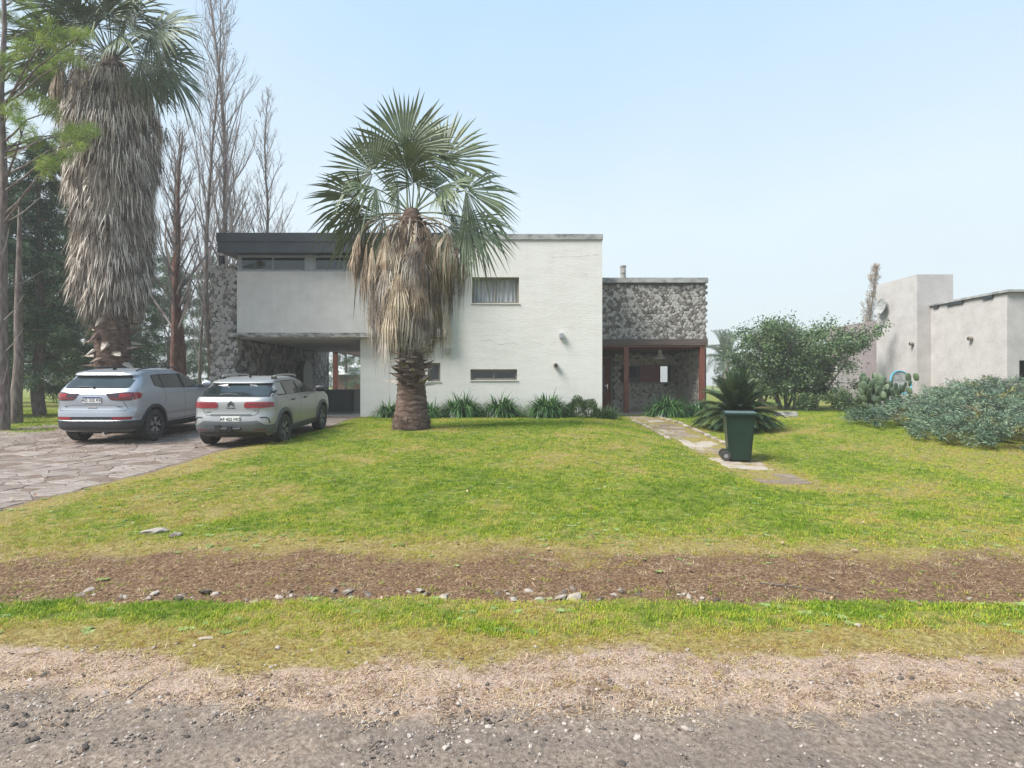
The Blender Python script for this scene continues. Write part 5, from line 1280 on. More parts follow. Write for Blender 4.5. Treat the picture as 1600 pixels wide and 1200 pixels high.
place_bare(1350, 52, 'slender poplar with pale orange autumn leaves left of the neighbouring tower', 8, 11.2, .12, 70, 18, .24, name='autumn_poplar', leaves=6500)

# ---------------------------------------------------------------- conifers
def conifer(seed, Ht, r0, nb, width, shape=1.0, needles=9000, nl=.34, nw=.03, droopy=.25, start=.1, lean=0):
    rs = random.Random(seed); rg = np.random.default_rng(seed); tr_ = MB(); br_ = MB(); C = []; Dd = []
    n = 14; pts = [Vector((lean*(k/n)**2*Ht+.12*math.sin(k*.9+seed), .12*math.cos(k*1.1+seed), Ht*k/n)) for k in range(n+1)]
    tr_.tube(pts, [r0*(1-.9*k/n)+.012 for k in range(n+1)], 9)
    per = needles//nb
    for b in range(nb):
        t = start+(1-start)*(b+rs.random())/nb; i = min(int(t*n), n-1); q = pts[i].lerp(pts[i+1], t*n-i)
        az = b*2.4+rs.uniform(-.6,.6); L_ = width*((1-t)**.6*.9+.18)*rs.uniform(.55,1.2)*(shape if t < .3 else 1); up = rs.uniform(.0,.55)
        d = Vector((math.cos(az), math.sin(az), up)).normalized(); bp = [q.copy()]; m_ = 6
        for k in range(m_):
            d = (d+Vector((rs.uniform(-.15,.15), rs.uniform(-.15,.15), -droopy*.35))).normalized(); q = q+d*L_/m_; bp.append(q.copy())
        br_.tube(bp, [r0*.22*(1-t*.5)*(1-.85*k/m_)+.006 for k in range(m_+1)], 4, False)
        B = np.array([tuple(v) for v in bp]); 
        ncl = max(4, per//22)                      # needle clumps along the branch
        tt = rg.uniform(.18, 1.0, ncl)*m_; ii = np.minimum(tt.astype(int), m_-1); c0 = B[ii]+(B[ii+1]-B[ii])*(tt-ii)[:,None]
        off = rg.normal(0,1,(ncl,3))*np.array([.3,.3,.22])*(.3+.16*L_); c0 = c0+off
        nper = per//ncl
        cc = np.repeat(c0, nper, 0)+rg.normal(0,.10,(ncl*nper,3)); dd = np.repeat(np.array(d)[None]*.5+off*1.2, nper, 0)+rg.normal(0,.45,(ncl*nper,3)); dd[:,2] -= droopy
        C.append(cc); Dd.append(dd)
    C = np.concatenate(C); Dd = np.concatenate(Dd)
    me = leaf_mesh('needles', C, Dd, rg.uniform(.6,1.2,len(C))*nl, nw)
    return tr_, br_, me
protos = []
for i, (Ht, r0, nb, w_, nd, nl, nw) in enumerate(((12.5,.26,62,3.0,26000,.34,.040),(11,.22,58,3.4,24000,.30,.040),(13.5,.26,60,2.7,26000,.32,.042))):
    a, b, me = conifer(40+i, Ht, r0, nb, w_, 1.1, nd, nl, nw)
    t = thing('conifer', 'x', 'tree', (0,0,0)); a.build('trunk', M['bark'], t, smooth=60); b.build('branches', M['bark'], t); mobj('needles', me, M['conif'], t); protos.append(t)
cspec = [(62,21.5,0,.80,'dark drooping conifer directly behind the nearest grey trunk on the left edge'),(135,25,1,.85,'dark green conifer behind the thatch of the tall palm'),
         (-60,20,2,.92,'dark conifer at the extreme left edge of the yard'),(20,30,1,1.0,'big hazy conifer far behind the left edge trunk'),
         (110,36,2,.80,'hazy conifer rising left behind the tall palm'),(215,33,0,.78,'hazy conifer right behind the tall palm trunk'),(270,40,1,.88,'faint conifer behind the forked reddish tree'),
         (330,44,2,.78,'faint conifer behind the stone fin'),(-90,34,0,1.0,'faint conifer beyond the extreme left edge'),(55,46,0,.9,'faintest far conifer behind the left group'),(170,50,1,.95,'faintest far conifer behind the tall palm'),(395,55,1,.74,'faint conifer low behind the dark roof')]
for i, (px, D, k, s_, lab) in enumerate(cspec):
    t = protos[k] if i in (0,1,2) and [0,1,2][i] == k else copy_tree(protos[k], (0,0,0))
    t.location = (X(px,D), D, Hf(X(px,D), D)-.1); t.rotation_euler.z = i*1.3; t.scale = (s_,)*3; t['label'] = lab
for i, (px, D, k, s_, lab) in enumerate([(540,62,1,.85,'hazy tree seen through the carport behind the shed'),(575,52,0,.55,'hazy green tree seen at the right of the carport opening'),(500,70,2,.8,'farthest hazy tree seen through the carport'),
         (1240,80,1,.55,'very faint far tree above the round leafy tree'),(1130,85,0,.6,'very faint far tree just right of the stone wing'),(1075,95,2,.6,'very faint far tree behind the stone wing'),(1420,90,1,.7,'very faint far tree behind the grey tower')]):
    t = copy_tree(protos[k], (X(px,D), D, 0), i*1.7, s_, lab)
# nearest trunk at the left edge, with tufts of bright needles
pn = thing('pine', 'near tree with a slender grey trunk and bright green tufts on the left edge', 'tree', (X(4,15.6), 15.6, Hf(X(4,15.6),15.6)-.05))
mb = MB(); hp = 12.0; rs = random.Random(77)
tp = [Vector((.03*math.sin(k), .03*math.cos(k*1.3), hp*k/16)) for k in range(17)]
mb.tube(tp, [.145*(1-.7*k/16) for k in range(17)], 12).build('trunk', M['bark'], pn, smooth=60)
br = MB(); C = []; Dd = []
tuft_px = [(150,55),(120,60),(60,45),(30,60),(95,30),(70,110),(30,120),(90,170),(130,205),(150,205),(110,235),(40,190),(60,225),(20,240),(75,260),(15,25),(45,10),(110,90),(5,90),(50,150),(140,215),(100,210),(20,160)]
for px, py in tuft_px:
    D = 15.6+rs.uniform(-1.6,1.0); tgt = P(px, py, D)-pn.location; tgt.z += .0
    z0 = max(3.5, min(hp-.8, tgt.z-abs(tgt.x)*.35-rs.uniform(.1,.5))); s0 = Vector((0,0,z0)); mid = s0.lerp(tgt, .5)+Vector((rs.uniform(-.1,.1), rs.uniform(-.1,.1), .12))
    br.tube([s0, s0.lerp(mid,.5)+Vector((0,0,-.05)), mid, mid.lerp(tgt,.6), tgt], [.035,.028,.02,.014,.008], 5, False)
    for q in range(5):
        c = mid.lerp(tgt, rs.uniform(.45,1.1))+Vector((rs.uniform(-.22,.22), rs.uniform(-.22,.22), rs.uniform(-.12,.16)))
        br.tube([mid.lerp(tgt,.5), c], [.010,.005], 3, False)
        n_ = 120; C.append(np.array([tuple(c)]*n_)+rng.normal(0,.05,(n_,3))); dd = rng.normal(0,1,(n_,3)); dd[:,2] += .1; Dd.append(dd)
br.build('branches', M['bark'], pn)
mobj('needles', leaf_mesh('needles', np.concatenate(C), np.concatenate(Dd), rng.uniform(.14,.26,sum(map(len,C))), .010), M['pine'], pn)
br = MB()
for k in range(9):
    z = 1.2+k*.85; a = rs.uniform(-1.0,1.0); L_ = rs.uniform(.6,1.6); p0 = Vector((0,0,z)); p1 = p0+Vector((math.cos(a)*L_*.5, math.sin(a)*L_*.5, .25)); p2 = p1+Vector((math.cos(a)*L_*.5, math.sin(a)*L_*.5, .4))
    br.tube([p0,p1,p2], [.02,.012,.004], 4, False)
br.build('dead_branches', M['twig'], pn)
dk = thing('dark_stump', 'dark trunk leaning just right of the left edge trunk', 'trunk', (X(24,17.5), 17.5, Hf(X(24,17.5),17.5)-.1))
MB().tube([(0,0,0),(.02,0,.8),(.06,.05,1.9),(.0,.1,3.4),(.05,.1,6.5)], [.19,.15,.12,.10,.04], 10).build('trunk', M['bark'], dk, smooth=60)

# ---------------------------------------------------------------- round leafy tree on the right, palms and shrubs
def leafy(seed, stems, Ht, wid, nleaf, ll, lw, m, t, trunk='bark', base=.35, r0=.07):
    rs = random.Random(seed); rg = np.random.default_rng(seed); tb = MB(); cb_ = MB(); tips = []
    for s in range(stems):
        az = s*6.283/stems+rs.uniform(-.3,.3); p = Vector((rs.uniform(-.25,.25)*wid*.3, rs.uniform(-.2,.2), 0)); d = Vector((math.cos(az)*.5, math.sin(az)*.5, 1.1)).normalized(); pts = [p.copy()]
        for k in range(7): d = (d+Vector((rs.uniform(-.15,.15), rs.uniform(-.15,.15), .02))).normalized(); p = p+d*Ht*.82/7*rs.uniform(.8,1.1); pts.append(p.copy())
        tb.tube(pts, [r0*(1-.85*k/7) for k in range(8)], 6)
        for b in range(16):
            t_ = rs.uniform(.2,1)*7; i = min(int(t_), 6); q = pts[i].lerp(pts[i+1], t_-i); a2 = rs.uniform(0,6.283); L_ = wid*.5*rs.uniform(.3,.75)
            d2 = Vector((math.cos(a2), math.sin(a2), rs.uniform(-.1,.8))).normalized(); e1 = q+d2*L_*.5; e2 = e1+(d2+Vector((0,0,rs.uniform(-.3,.3)))).normalized()*L_*.5
            cb_.tube([q,e1,e2], [r0*.3,r0*.2,.006], 4, False)
            for z_ in range(9): tips.append(tuple(q.lerp(e2, rs.uniform(.3,1.1))+Vector((rs.uniform(-.35,.35), rs.uniform(-.35,.35), rs.uniform(-.3,.35)))*wid*.12))
    T_ = np.array(tips); 
    ok = T_[:,2] > base; T_ = T_[ok]
    sel = T_[rg.integers(0, len(T_), nleaf)]+rg.normal(0,1,(nleaf,3))*.085*wid*.42
    tb.build('trunk', M[trunk], t, smooth=60); cb_.build('branches', M[trunk], t)
    mobj('leaves', leaf_mesh('leaves', sel, rvec(nleaf)+np.array([0,0,.2]), rg.uniform(.6,1.2,nleaf)*ll, lw), M[m], t)
for (px, D, sd, st, Ht, wd, nl_, lab) in [(1230,27,11,8,4.9,4.6,22000,'round multi stemmed leafy tree right of the cycad'),(1268,28.5,14,7,5.2,2.8,15000,'round leafy tree next to the neighbouring house'),(1190,30,15,4,3.5,2.6,7000,'smaller leafy shrub tree behind the cycad')]:
    t = thing('leafy_tree', lab, 'tree', (X(px,D), D, .05)); leafy(sd, st, Ht, wd, nl_, .15, .06, 'shrub', t)
for (px, D, sd, wd, Ht, nl_, lab) in [(1262,25.5,21,1.3,.9,1500,'low green bush at the foot of the round leafy tree'),(1320,25,22,1.6,1.1,1900,'low green bush between the leafy tree and the prickly pear'),(1352,24,23,1.1,.8,1200,'small bush beside the prickly pear')]:
    t = thing('bush', lab, 'bush', (X(px,D), D, .05)); leafy(sd, 4, Ht, wd, nl_, .13, .05, 'bush', t, base=.05, r0=.02)
# clipped bush by the wall corner and its feathery neighbour
def mound(C0, rad, n, ll, lw, m, t, upk=.6, name='leaves', seed=0):
    rg = np.random.default_rng(seed); d = rg.normal(0,1,(n,3)); d /= np.linalg.norm(d,axis=1)[:,None]; d[:,2] = abs(d[:,2])
    lump = 1+.12*np.sin(d[:,0]*7+seed)+.10*np.cos(d[:,1]*6+d[:,2]*8)
    p = np.array(C0)+d*np.array(rad)*(rg.uniform(.55,1,n)**.4*lump)[:,None]
    mobj(name, leaf_mesh(name, p, d+rg.normal(0,.5,(n,3))+np.array([0,0,upk]), rg.uniform(.6,1.3,n)*ll, lw), M[m], t)
bs = thing('bush', 'rounded fine leaved green bush at the corner of the white wall', 'bush', (X(912,19.6), 19.6, Hf(X(912,19.6),19.6)))
mound((-.1,0,0),(.58,.5,.62),5200,.075,.022,'bush',bs,seed=3)
bs = thing('bush', 'feathery light green bush drooping over the start of the garden path', 'bush', (X(946,19.3), 19.3, Hf(X(946,19.3),19.3)))
mobj('leaves', strap_mesh('leaves', np.stack([rng.normal(0,.16,900), rng.normal(0,.16,900), np.zeros(900)],1), rng.normal(0,.55,(900,3))*np.array([1,1,.2])+np.array([0,0,1]), rng.uniform(.35,.6,900), .012, 1.3, 4), M['bush'], bs)
# agapanthus clumps
def agap(px, D, wd, h_, n, lab):
    wd *= 1.25; h_ *= 1.22; n = int(n*3.0)
    x_ = X(px,D); t = thing('agapanthus_clump', lab, 'plant', (x_, D, Hf(x_,D)), 0, None)
    a = rng.uniform(0,6.283,n); r = rng.uniform(0,.3,n)*wd; out_ = rng.uniform(.15,1.0,n)
    base = np.stack([r*np.cos(a), r*np.sin(a)*.7, np.zeros(n)],1); d0 = np.stack([np.cos(a)*out_, np.sin(a)*out_, np.full(n,1.0)],1)+rng.normal(0,.12,(n,3))
    mobj('leaves', strap_mesh('leaves', base, d0, rng.uniform(.75,1.2,n)*h_*1.22, .044, rng.uniform(1.3,3.4,n), 6), M['strap'], t)
agap(722,19.9,1.0,.62,230,'first strap leaved clump right of the palm trunk, below the long narrow window')
agap(783,19.9,.9,.60,200,'strap leaved clump just right of the one below the narrow window')
agap(855,19.8,1.0,.64,230,'strap leaved clump below the round dark lamp, left of the rounded bush')
agap(672,19.4,.5,.45,90,'small strap leaved clump close behind the right side of the palm trunk')
agap(608,19.6,.6,.45,100,'small strap leaved clump close behind the left side of the palm trunk')
agap(1044,21.4,1.1,.62,240,'strap leaved clump on the lawn in front of the porch')
agap(1090,21.8,.6,.5,100,'small strap leaved clump between the porch post and the cycad')
# cycad
cy_p = (X(1152,17.0), 17.0, Hf(X(1152,17.0),17.0)); cyc = thing('cycad', 'broad dark green cycad with a whorl of feather fronds behind the green bin', 'cycad', cy_p)
MB().lathe([(.26,-.05),(.30,.15),(.26,.4),(.12,.5),(0,.52)], 16).build('trunk', M['palmtrunk'], cyc, smooth=50)
def pinnate(L_, elev, droop, nl=44, ll=.17, lw=.016, seed=0, nm='frond'):
    rg = random.Random(seed); d = Vector((math.cos(R(elev)),0,math.sin(R(elev)))); p = Vector((0,0,0)); pts = [p.copy()]; n = 12; dirs = [d.copy()]
    for k in range(n): d = (d-Vector((0,0,1))*droop/n*(.5+k/n)).normalized(); p = p+d*L_/n; pts.append(p.copy()); dirs.append(d.copy())
    mb = MB(); mb.tube(pts, [.014*(1-.8*k/n)+.002 for k in range(n+1)], 4, False)
    for k in range(nl):
        t = .12+.88*k/nl; i = min(int(t*n), n-1); q = pts[i].lerp(pts[i+1], t*n-i); d = dirs[i]; up = Vector((0,1,0)).cross(d)*-1
        le = ll*math.sin(math.pi*min(1,(.18+.82*t)))**.6+.03
        for s in (1,-1):
            v = (d*.65+Vector((0,s,0))*.8+up*.28).normalized(); sd_ = d
            mb.add([q, q+v*le*.5+sd_*lw*.5, q+v*le, q+v*le*.5-sd_*lw*.5], [(0,1,2,3)])
    me = bpy.data.meshes.new(nm); me.from_pydata(mb.v, [], mb.f); return me
CY = [setm(pinnate(1.12, e_, dr, nl=62, seed=i, ll=.18, lw=.017), M['cycad']) for i, (e_, dr) in enumerate(((80,.5),(66,.7),(52,.9),(38,1.0),(26,1.1),(14,1.0),(2,.6)))]
for k in range(165):
    t = k/165; i = min(6, int(t*7)); a = k*2.399963
    frond('frond', CY[i], cyc, (.08*math.cos(a), .08*math.sin(a), .52-t*.25), a, random.Random(k).uniform(.9,1.12))
for k in range(26):
    a = k*2.4; frond('dry_frond', CY[6] if k % 2 else CY[5], cyc, (.1*math.cos(a), .1*math.sin(a), .22), a, .85).rotation_euler = (0, R(12), a)
# far feather palm in the haze
fp = thing('feather_palm', 'pale hazy feather palm beyond the stone wing', 'palm tree', (X(1136,75), 75, 0), 0)
fp.scale = (1.5,)*3
MB().tube([(0,0,0),(0,0,2.9)], [.28,.2], 10).build('trunk', M['bark'], fp, smooth=60)
FPm = [setm(pinnate(2.9, e_, dr, nl=40, ll=.6, lw=.05, seed=i), M['cycad']) for i, (e_, dr) in enumerate(((72,1.2),(50,1.5),(28,1.6),(8,1.4)))]
for k in range(34): frond('frond', FPm[k % 4], fp, (0,0,2.9), k*2.4, 1)
# prickly pear
op = thing('prickly_pear', 'tall prickly pear cactus in front of the grey tower', 'cactus', (X(1378,23.5), 23.5, .0))
pm = MB(); pm.lathe([(0,-.2),(.10,-.17),(.15,-.05),(.155,.06),(.11,.18),(0,.22)], 14, Matrix.Diagonal((1,.2,1,1))); pme = bpy.data.meshes.new('pad'); pme.from_pydata(pm.v, [], pm.f); pme.materials.append(M['opuntia']); pme.polygons.foreach_set('use_smooth', [True]*len(pme.polygons))
rs = random.Random(9); nodes = [(Vector((rs.uniform(-.5,.7), rs.uniform(-.3,.3), .15)), 0) for _ in range(9)]
cnt = 0
while nodes and cnt < 170:
    q, lv_ = nodes.pop(0); a = rs.uniform(-.6,.6); o = frond('pad', pme, op, q, rs.uniform(0,3.14), rs.uniform(.6,.85)); o.rotation_euler = (rs.uniform(-.3,.3), a, rs.uniform(-1.2,1.2)); cnt += 1
    if lv_ < 5:
        for _ in range(rs.choice([1,2,2,3]) if lv_ < 3 else rs.choice([0,1,2])):
            nodes.append((q+Vector((rs.uniform(-.2,.2), rs.uniform(-.15,.15), rs.uniform(.18,.32))), lv_+1))
# juniper
jn = thing('juniper', 'large sprawling blue green juniper on the lawn at the right edge', 'shrub', (0,0,0))
jb = MB(); C = []; U = []; Lj = []; YC = []; YU = []
rs = random.Random(31); rg = np.random.default_rng(31)
def jh(x, y):     # mound height
    c = 0
    for (cx, cy, rx, ry, hh) in ((12.0,14.6,1.9,1.5,.62),(14.6,14.0,2.2,1.6,.75),(13.2,17.2,2.6,1.9,.95),(16.2,16.2,2.4,2.2,1.10),(15.6,19.0,2.8,2.0,1.30),(11.9,17.6,1.8,1.3,.55),(18.2,18.0,2.5,2.5,1.3),(17.2,14.6,2,1.6,.9)):
        d = ((x-cx)/rx)**2+((y-cy)/ry)**2
        if d < 1: c = max(c, hh*(1-d)**.5)
    return c
cen = [(12.3,15.2),(14.6,14.4),(13.6,17.2),(16.2,16.4),(15.8,19.0),(18,17.6),(12.1,17.8),(17.2,14.8)]
cnt = 0
while cnt < 2900:
    x_, y_ = rs.uniform(9.8,20.5), rs.uniform(12.6,21); hh = jh(x_,y_)
    if hh < .08: continue
    cnt += 1
    cx, cy = min(cen, key=lambda c: (c[0]-x_)**2+(c[1]-y_)**2); out_ = Vector((x_-cx, y_-cy, 0)); out_ = out_.normalized() if out_.length > .1 else Vector((rs.uniform(-1,1), rs.uniform(-1,1), 0)).normalized()
    d = (out_+Vector((rs.uniform(-.5,.5)-.15, rs.uniform(-.5,.5)-.25, rs.uniform(.02,.45)))).normalized()
    zt = Hf(x_,y_)+hh*rs.uniform(.45,1.08)**.7; p0 = Vector((x_, y_, zt))-d*.25; Ls = rs.uniform(.35,.75)
    jb.tube([p0-d*.2, p0+d*Ls*.6], [.010,.004], 3, False)
    n_ = 44; tt = rg.uniform(0,1,n_)**.8; base = np.array(p0)+np.array(d)*tt[:,None]*Ls+rg.normal(0,.035,(n_,3)); dd = np.array(d)+rg.normal(0,.42,(n_,3))
    if rs.random() < .05: YC.append(base); YU.append(dd)
    else: C.append(base); U.append(dd)
C, U = np.concatenate(C), np.concatenate(U)
jb.build('branches', M['bark'], jn)
mobj('sprays', leaf_mesh('sprays', C, U, rg.uniform(.07,.15,len(C)), .019), M['juniper'], jn)
YC, YU = np.concatenate(YC), np.concatenate(YU); mobj('yellow_sprays', leaf_mesh('yellow_sprays', YC, YU, .15, .026), M['junypatch'], jn)
mb = MB()     # dark inner thicket carries the sprays
N = 40
for i in range(N+1):
    for j in range(N+1):
        x_, y_ = 9.8+10.7*i/N, 12.6+8.4*j/N; hh = jh(x_,y_); mb.v.append((x_, y_, Hf(x_,y_)-.2+hh*.55+rs.uniform(-.05,.05)*(hh > 0)))
for i in range(N):
    for j in range(N):
        a = i*(N+1)+j
        if min(jh(*mb.v[q][:2]) for q in (a,a+N+1,a+N+2,a+1)) > .6: mb.f.append((a,a+N+1,a+N+2,a+1))
mb.build('inner_twigs', M['conif'], jn)

# ---------------------------------------------------------------- ground cover: grass, straw, gravel, leaves, weeds
def blades_mesh(name, n, h_, wd, spread, lean, m, seed):
    rg = np.random.default_rng(seed); a = rg.uniform(0,6.283,n); r = rg.uniform(0,1,n)**.5*spread
    base = np.stack([r*np.cos(a), r*np.sin(a), np.full(n,-.004)],1); d0 = rg.normal(0,lean,(n,3)); d0[:,2] = 1
    me = strap_mesh(name, base, d0, rg.uniform(.5,1.25,n)*h_, wd, rg.uniform(.2,1.4,n), 2); me.materials.append(m); return me
def attr_mat(name, green, dryc, strawm=False):
    m = bpy.data.materials.new(name); m.use_nodes = True; t = m.node_tree; N = t.nodes; L = t.links; b = N['Principled BSDF']; b.inputs['Roughness'].default_value = .7; b.inputs['Specular IOR Level'].default_value = .25
    at = N.new('ShaderNodeAttribute'); at.attribute_type = 'INSTANCER'; at.attribute_name = 'dryness'
    gi = N.new('ShaderNodeNewGeometry'); oi = N.new('ShaderNodeObjectInfo')
    nz = N.new('ShaderNodeTexNoise'); nz.inputs['Scale'].default_value = 2.2; nz.inputs['Detail'].default_value = 4; L.new(gi.outputs['Position'], nz.inputs['Vector'])
    def mth(op, a, bb, cl=False):
        q = N.new('ShaderNodeMath'); q.operation = op; q.use_clamp = cl
        for i, u in enumerate((a, bb)):
            if isinstance(u, (int, float)): q.inputs[i].default_value = u
            else: L.new(u, q.inputs[i])
        return q.outputs[0]
    f = mth('ADD', at.outputs['Fac'], mth('MULTIPLY', mth('SUBTRACT', oi.outputs['Random'], .5), .7)); f = mth('ADD', f, mth('MULTIPLY', mth('SUBTRACT', gi.outputs['Random Per Island'], .5), .5)); f = mth('ADD', f, mth('MULTIPLY', mth('SUBTRACT', nz.outputs[0], .5), 1.1), True)
    cr = N.new('ShaderNodeValToRGB'); L.new(f, cr.inputs[0]); el = cr.color_ramp.elements; cs = green+dryc
    while len(el) < len(cs): el.new(.5)
    for i, c in enumerate(cs): el[i].position = .05+.9*i/(len(cs)-1); el[i].color = (*c,1)
    L.new(cr.outputs[0], b.inputs['Base Color'])
    tr = N.new('ShaderNodeBsdfTranslucent'); ms = N.new('ShaderNodeMixShader'); ms.inputs[0].default_value = .3
    L.new(cr.outputs[0], tr.inputs[0]); L.new(b.outputs[0], ms.inputs[1]); L.new(tr.outputs[0], ms.inputs[2]); L.new(ms.outputs[0], N['Material Output'].inputs[0])
    return m
M['grass'] = attr_mat('grass_blades', [(.10,.19,.008),(.19,.30,.014),(.31,.39,.028)], [(.40,.41,.045),(.46,.38,.075),(.38,.25,.095)])
M['strawm'] = mat('straw_litter', [(.16,.09,.05),(.36,.24,.14),(.58,.45,.29)], 3, .8, isl=1.0, objr=1.0, transl=.2)
hidden = bpy.data.collections.new('ground_cover_pieces')
def source_objs(meshes):
    c = bpy.data.collections.new('pieces')
    for me in meshes:
        o = bpy.data.objects.new(me.name, me); c.objects.link(o)
    return c
def points_instancer(name, pts, coll, scales, dry=None, label=None, kind='stuff', up=True, seed=0):
    """a point cloud mesh; geometry nodes place a random piece on each point"""
    n = len(pts); me = bpy.data.meshes.new(name); me.vertices.add(n); me.vertices.foreach_set('co', np.asarray(pts, np.float32).ravel())
    a = me.attributes.new('dryness', 'FLOAT', 'POINT'); a.data.foreach_set('value', (np.zeros(n) if dry is None else dry).astype(np.float32))
    a = me.attributes.new('psize', 'FLOAT', 'POINT'); a.data.foreach_set('value', np.asarray(scales, np.float32))
    rot = np.zeros((n,3), np.float32); r2 = np.random.default_rng(seed); rot[:,2] = r2.uniform(0,6.283,n)
    if not up: rot[:,0] = r2.uniform(-.5,.5,n); rot[:,1] = r2.uniform(-.5,.5,n)
    a = me.attributes.new('prot', 'FLOAT_VECTOR', 'POINT'); a.data.foreach_set('vector', rot.ravel())
    me.update(); o = bpy.data.objects.new(name, me); COL.objects.link(o); o['kind'] = kind
    if label: o['label'] = label
    g = bpy.data.node_groups.new(name+'_nodes', 'GeometryNodeTree'); g.interface.new_socket('Geometry', in_out='INPUT', socket_type='NodeSocketGeometry'); g.interface.new_socket('Geometry', in_out='OUTPUT', socket_type='NodeSocketGeometry')
    N = g.nodes; L = g.links; gi = N.new('NodeGroupInput'); go = N.new('NodeGroupOutput'); ip = N.new('GeometryNodeInstanceOnPoints')
    m2 = N.new('GeometryNodeMeshToPoints'); L.new(gi.outputs[0], m2.inputs['Mesh'])
    ci = N.new('GeometryNodeCollectionInfo'); ci.inputs['Collection'].default_value = coll; ci.inputs['Separate Children'].default_value = True; ci.inputs['Reset Children'].default_value = True
    L.new(ci.outputs[0], ip.inputs['Instance']); ip.inputs['Pick Instance'].default_value = True
    rv = N.new('FunctionNodeRandomValue'); rv.data_type = 'INT'; rv.inputs[4].default_value = 0; rv.inputs[5].default_value = len(coll.objects)-1
    L.new(rv.outputs[2], ip.inputs['Instance Index'])
    def na(nm, ty):
        q = N.new('GeometryNodeInputNamedAttribute'); q.data_type = ty; q.inputs[0].default_value = nm; return q.outputs[0]
    L.new(na('prot','FLOAT_VECTOR'), ip.inputs['Rotation']); L.new(na('psize','FLOAT'), ip.inputs['Scale'])
    L.new(m2.outputs[0], ip.inputs['Points']); L.new(ip.outputs[0], go.inputs[0])
    md = o.modifiers.new('scatter', 'NODES'); md.node_group = g
    return o
# sampling positions: more per square metre near the road, all inside a wide wedge in front of the camera
def sample(n, y0, y1, power, margin=2.5):
    """y density ~ width(y) * y**-power"""
    yy = np.linspace(y0, y1, 400); dens = (yy*.86*2+2*margin)*yy**(-power); cdf = np.cumsum(dens); cdf /= cdf[-1]
    y = np.interp(rng.random(n), cdf, yy); x = (rng.random(n)*2-1)*(y*.86+margin); return x, y
def ground_pts(x, y): return np.stack([x, y, H(x,y)], 1)
x, y = sample(150000, 3.2, 26, 1.25)
wr, ws, wdch, wdr, wdry, wnl = weights(x, y)
inpath = (x > 3.95) & (x < 5.05) & (y > 9.7) & (y < 22)
inhouse = ((x > XL-.05) & (x < XR+.05) & (y > DM-.02)) | ((x > XR-.1) & (x < XS1+.2) & (y > DS-.35)) | ((x > -11) & (x < XL) & (y > 19.6)) | ((x > 18.2) & (y > 21.9))
prob = (1-wr)*(1-ws*.9)*(1-wdch*.93)*(1-wdr)*(1-wnl*.25)
clumpy = .55+.6*nz2(x, y, 3.3, 2.0)
keep = (rng.random(len(x)) < prob*np.clip(clumpy+.25, .25, 1)*np.where(inpath, .30, 1)) & ~inhouse & ~((x-palm_p.x)**2+(y-15)**2 < .3)
x, y, wdry = x[keep], y[keep], wdry[keep]
tufts = source_objs([blades_mesh('grass_tuft', 16, .040, .0042, .05, .55, M['grass'], s) for s in range(5)])
sz = rng.uniform(.6,1.25,len(x))*(1-.3*wdry)*np.interp(y, [3,5,10,25], [.85,1,1.15,1.5])*np.where(wdry > .7, .8, 1)
points_instancer('grass', ground_pts(x,y), tufts, sz, wdry, 'short green and yellowing lawn grass', seed=1)
# straw: dead runners along the road edge and on the ditch bank
x, y = sample(42000, 2.9, 7.0, 1.0)
wr, ws, wdch, wdr, wdry, wnl = weights(x, y)
keep = rng.random(len(x)) < np.clip((ws*.75*(1-wr*.95)+wdch*.45+(1-sstep(6,7,y))*sstep(5.2,6,y)*.35), 0, 1)
x, y = x[keep], y[keep]
def straw_mesh(seed):
    me = blades_mesh('straw', 9, .038, .0032, .05, 3.0, M['strawm'], seed); return me
points_instancer('straw', ground_pts(x,y)+np.array([0,0,.006]), source_objs([straw_mesh(70+s) for s in range(4)]), rng.uniform(.5,1.2,len(x)), None, 'dry straw litter between road, verge and ditch', seed=2)
# gravel on the road
def pebble(seed, m):
    rs_ = np.random.default_rng(seed); v = ICO1_V*(1+rs_.normal(0,.16,(len(ICO1_V),1))); v = v*np.array([1,.8,.55]); me = bpy.data.meshes.new('pebble'); me.from_pydata([tuple(a) for a in v], [], ICO1_F); me.materials.append(m); return me
peb = source_objs([pebble(s, M['gravel']) for s in range(6)])
x, y = sample(75000, 1.6, 3.75, .6, 1.5)
band = np.exp(-((y-(3.0+.12*np.sin(x*1.3)+.1*nz2(x,y,1.1,3)))/.28)**2)
keep = rng.random(len(x)) < np.clip(.07+.85*band*(.5+.8*nz2(x,y,2.3,1)), .04, 1)
x, y = x[keep], y[keep]
points_instancer('gravel', ground_pts(x,y), peb, np.clip(rng.lognormal(-5.35,.55,len(x)), .002, .022), None, 'grey and pale gravel strewn over the dirt road', up=False, seed=3)
# fallen leaves
def leaf1(seed):
    rs_ = random.Random(seed); mb = MB(); mb.add([(-.03,0,.002),(-.012,-.014,.006),(.012,-.015,.004),(.035,0,.009),(.012,.015,.008),(-.012,.013,.003)], [(0,1,2,3),(0,3,4,5)]); me = bpy.data.meshes.new('leaf'); me.from_pydata(mb.v, [], mb.f); me.materials.append(M['leaf_fallen']); return me
lv_c = source_objs([leaf1(s) for s in range(2)])
x, y = sample(2600, 4.3, 20, .7); 
dn = np.where(x < drive_r(y)+.8, .9, .25)+.25*(y < 6.5); keep = (rng.random(len(x)) < dn) & ~((x > XL) & (y > 20.3))
xL = rng.uniform(-16,-8,2600); yL = rng.uniform(12,24,2600); x, y = np.concatenate([x[keep], xL]), np.concatenate([y[keep], yL])
points_instancer('fallen_leaves', ground_pts(x,y)+np.array([0,0,.03]), lv_c, rng.uniform(.4,1.0,len(x)), None, 'brown and pale fallen leaves on lawn and driveway', up=False, seed=4)
